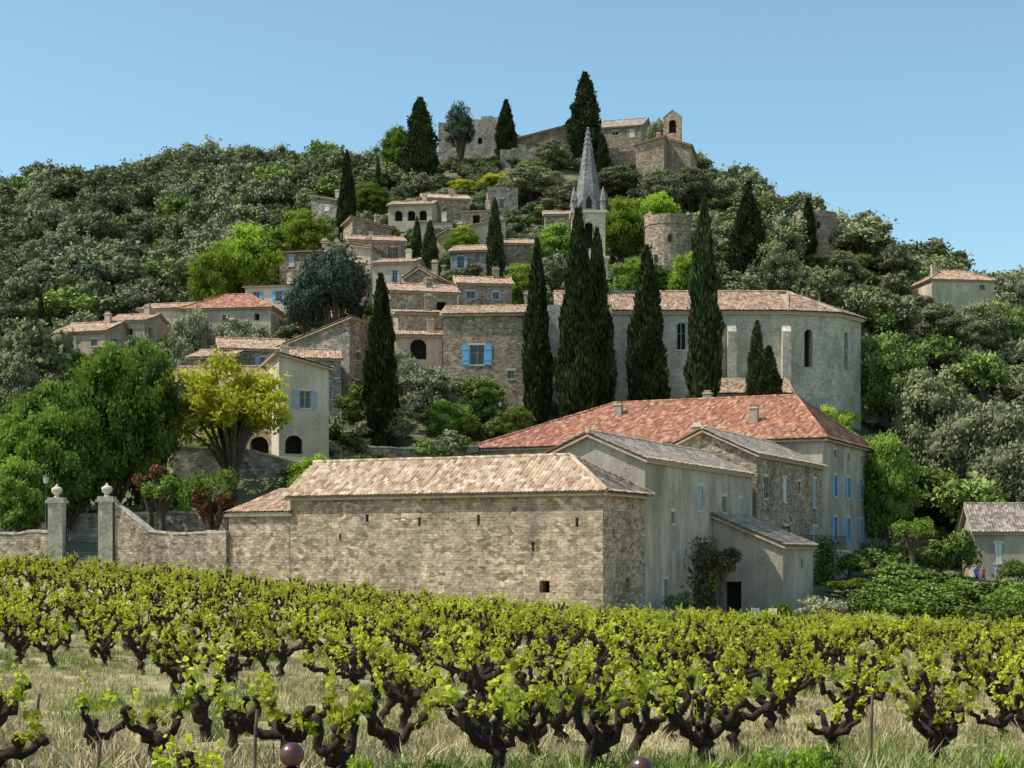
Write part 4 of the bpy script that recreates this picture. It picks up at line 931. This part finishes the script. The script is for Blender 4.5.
s=rng.uniform(.45,1.25,n)*np.where(gy<17,1.35,.75)
cl=np.sin(gx*.9+1)*np.sin(gy*.55)+np.sin(gx*.31-gy*.4)+rng.normal(0,.6,n)+np.where(gy<17,.35,.1)-np.where((gx/gy<-.2)&(gy>18)&(gy<32),.8,0)
gi_=np.where(cl>.75,rng.integers(2,4,n),np.where(cl>.1,rng.integers(4,6,n),rng.integers(0,2,n)))
scatter('grass',G,np.stack([gx,gy,gz(gx,gy)],1),np.stack([np.zeros(n),np.zeros(n),rng.uniform(0,6.28,n)],1),np.stack([s,s,s*rng.uniform(.7,1.2,n)],1),gi_,[L['straw'],L['straw'],L['grass'],L['grass'],L['weed'],L['weed']])
wx=[];wy=[]
for px,Y,k,sp in ((505,12.5,22,.28),(1000,13,16,.3),(815,14.5,8,.25),(130,13.5,12,.4),(425,13.5,9,.3),(620,14,8,.8),(250,13.5,8,.5),(760,13,8,.5)):
    for _ in range(k): wx.append(WX(px,Y)+R.gauss(0,sp)); wy.append(Y+R.gauss(0,.3))
wx=np.array(wx);wy=np.array(wy);n=len(wx);s=rng.uniform(.035,.09,n)
scatter('weeds',P_bush,np.stack([wx,wy,gz(wx,wy)-.02],1),np.stack([np.zeros(n),np.zeros(n),rng.uniform(0,6.28,n)],1),np.stack([s,s,s*2.2],1),rng.integers(0,3,n),[L['fresh'],L['fresh'],L['grass']])
for px,Y,h in [(36,18,.75),(97,15,.55),(254,15.5,.8),(352,15.8,.9),(148,42,1.3),(870,16.5,.9),(118,55,1.5),(690,17,.8),(940,19,.8)]:
    mb=MB();tube(mb,[(0,0,-.3),(.01,0,h*.6),(.03,.01,h)],[.022,.02,.016],6); X=WX(px,Y); obj('wooden_stake',mb.build('stake',[M['wood']]),None,(X,Y,g1(X,Y)))
def post(px,top,Y):
    X=WX(px,Y);z0=g1(X,Y);h=WZ(top,Y)-z0;mb=MB()
    tube(mb,[(0,0,-.3),(0,0,h-.13)],.03,12); lathe(mb,(0,0,h-.16),[(.03,0),(.05,.012),(.05,.03),(.03,.04)],16)
    a=[(.055*math.sin(t),.055-.055*math.cos(t)) for t in np.linspace(.3,math.pi-.02,12)]
    lathe(mb,(0,0,h-.12),a,20); me=mb.build('post',[M['rust']],True); obj('ball_topped_post',me,None,(X,Y,z0))
post(292,740,7);post(641,754,7)
def rocks(name,px,Y,n,w,sz,seed):
    r=np.random.default_rng(seed);mb=MB();X=WX(px,Y)
    for i in range(n):
        x=r.normal(0,w/2);y=r.normal(0,w/4); s=sz*r.uniform(.4,1.2)
        V=ICO2[0]*(1+r.uniform(-.18,.18,(len(ICO2[0]),1)))*s*np.array([1.2,1,.7])*r.uniform(.7,1.2,3)+np.array([x,y,s*.3+max(0,.5-abs(x)/w)*r.uniform(0,.6)])
        mb.add(V,ICO2[1])
    obj(name,mb.build(name,[M['rock']]),None,(X,Y,g1(X,Y)))
rocks('rubble_pile',697,88,45,2.6,.32,1)
def chair(px,Y,yaw):
    X=WX(px,Y);mb=MB()
    for sx in(-.24,.24):
        tube(mb,[(sx,-.22,0),(sx,-.2,.43)],.018,5);tube(mb,[(sx,.26,0),(sx,.2,.43),(sx*.95,.3,.95)],.018,5);tube(mb,[(sx*1.1,-.2,.65),(sx*1.1,.26,.65)],.018,5)
        tube(mb,[(sx*1.05,-.2,.43),(sx*1.1,-.2,.65)],.018,5)
    for k in range(7): box(mb,(-.24,-.22+k*.065,.42),(.24,-.22+k*.065+.05,.44))
    for k in range(6): box(mb,(-.22,.215+k*.014,.5+k*.075),(.22,.235+k*.014,.555+k*.075))
    obj('garden_chair',mb.build('garden_chair',[M['whitew']]),None,(X,Y,g1(X,Y)),(0,0,yaw))
chair(758,88,.4);chair(771,88.5,-.5)

# people
def person(px,Y,yaw,shirt,pants,hair,hgt=1.72,pose=0):
    X=WX(px,Y)
    J={'pel':(0,0,.93,.13),'sp':(0,.01,1.15,.12),'ch':(0,0,1.36,.14),'nk':(0,-.01,1.50,.055),'hd':(0,-.02,1.58,.075),'hd2':(0,-.02,1.68,.085)}
    E=[('pel','sp'),('sp','ch'),('ch','nk'),('nk','hd'),('hd','hd2')]
    for s,n_ in((-1,'l'),(1,'r')):
        f=.14*s*pose
        J['hip'+n_]=(s*.09,0,.88,.095);J['kn'+n_]=(s*.1,-.03-f*.5,.48,.06);J['an'+n_]=(s*.1,-f*1.2+.02,.09,.04);J['to'+n_]=(s*.12,-f*1.2-.14,.04,.035)
        J['sh'+n_]=(s*.18,0,1.40,.06);J['el'+n_]=(s*.25,.03+f*.4,1.12,.043)
        if pose==2: J['wr'+n_]=(s*.12,-.22,1.15,.03);J['ha'+n_]=(s*.06,-.27,1.17,.035)
        else: J['wr'+n_]=(s*.26,-.06+f,.88,.03);J['ha'+n_]=(s*.26,-.1+f,.79,.033)
        E+=[('pel','hip'+n_),('hip'+n_,'kn'+n_),('kn'+n_,'an'+n_),('an'+n_,'to'+n_),('ch','sh'+n_),('sh'+n_,'el'+n_),('el'+n_,'wr'+n_),('wr'+n_,'ha'+n_)]
    K=list(J); me=bpy.data.meshes.new('person_skel'); me.from_pydata([J[k][:3] for k in K],[(K.index(a),K.index(b_)) for a,b_ in E],[])
    o=bpy.data.objects.new('person_tmp',me);COL.objects.link(o)
    sk=o.modifiers.new('s','SKIN'); 
    for i,k in enumerate(K): me.skin_vertices[0].data[i].radius=(J[k][3],)*2
    me.skin_vertices[0].data[0].use_root=True
    sb=o.modifiers.new('b','SUBSURF');sb.levels=2;sb.render_levels=2
    dg=bpy.context.evaluated_depsgraph_get(); m2=bpy.data.meshes.new_from_object(o.evaluated_get(dg)); bpy.data.objects.remove(o)
    m2.materials.clear()
    for m_ in (simple('skin',(.45,.27,.19),.6,var=.05),simple('shirt',shirt,var=.1),simple('trousers',pants,var=.1),simple('hair',hair),simple('shoes',(.05,.04,.04))): m2.materials.append(m_)
    for p in m2.polygons:
        c=p.center
        if c.z<.09: i=4
        elif c.z<.97 and abs(c.x)<.21: i=2
        elif c.z>1.47: i=3 if (c.z>1.69 or (c.y>.0 and c.z>1.56)) else 0
        elif abs(c.x)>.17 and c.z<1.2: i=0
        else: i=1
        p.material_index=i; p.use_smooth=True
    obj('person',m2,None,(X,Y,g1(X,Y)),(0,0,yaw),scale=(hgt/1.77,)*3)
person(976,116,.4,(.08,.16,.45),(.05,.06,.1),(.05,.03,.02),1.7,1); person(983,117,-2.6,(.5,.12,.1),(.1,.1,.12),(.1,.06,.03),1.65,2); person(996,116.5,1.2,(.15,.25,.5),(.2,.17,.12),(.04,.03,.02),1.75,1)

# ------------------------------------------------------------------ light, sky, camera
el=math.radians(54); D=Vector((-1,-.16,0)).normalized(); D=Vector((D.x*math.cos(el),D.y*math.cos(el),math.sin(el)))
sun=bpy.data.lights.new('sun','SUN');sun.energy=5.0;sun.angle=math.radians(.5);sun.color=(1,.95,.86)
so=bpy.data.objects.new('sun',sun);so.rotation_euler=D.to_track_quat('Z','Y').to_euler();so.location=(-50,0,80);COL.objects.link(so)
w=bpy.data.worlds.new('World');S.world=w;w.use_nodes=True;nt=w.node_tree;nt.nodes.clear()
sky=nd(nt,'ShaderNodeTexSky',sky_type='NISHITA');sky.sun_disc=False;sky.sun_elevation=el;sky.sun_rotation=math.atan2(D.x,D.y)%(2*math.pi);sky.air_density=1.0;sky.dust_density=1.0;sky.ozone_density=1.3
bg=nd(nt,'ShaderNodeBackground',{'Color':mixc(nt,1.0,sky.outputs[0],(1.14,1.38,1.28),'MULTIPLY'),'Strength':.14});wo=nd(nt,'ShaderNodeOutputWorld',{'Surface':bg.outputs[0]})
cam=bpy.data.cameras.new('camera');cam.lens=FP*36/1024;cam.sensor_width=36;cam.shift_y=(553-384)/1024;cam.clip_end=12000;cam.clip_start=.5
co=bpy.data.objects.new('camera',cam);co.location=(0,0,CAMZ);co.rotation_euler=(math.pi/2,0,0);COL.objects.link(co);S.camera=co
S.view_settings.view_transform='Standard';S.view_settings.look='None';S.view_settings.exposure=0
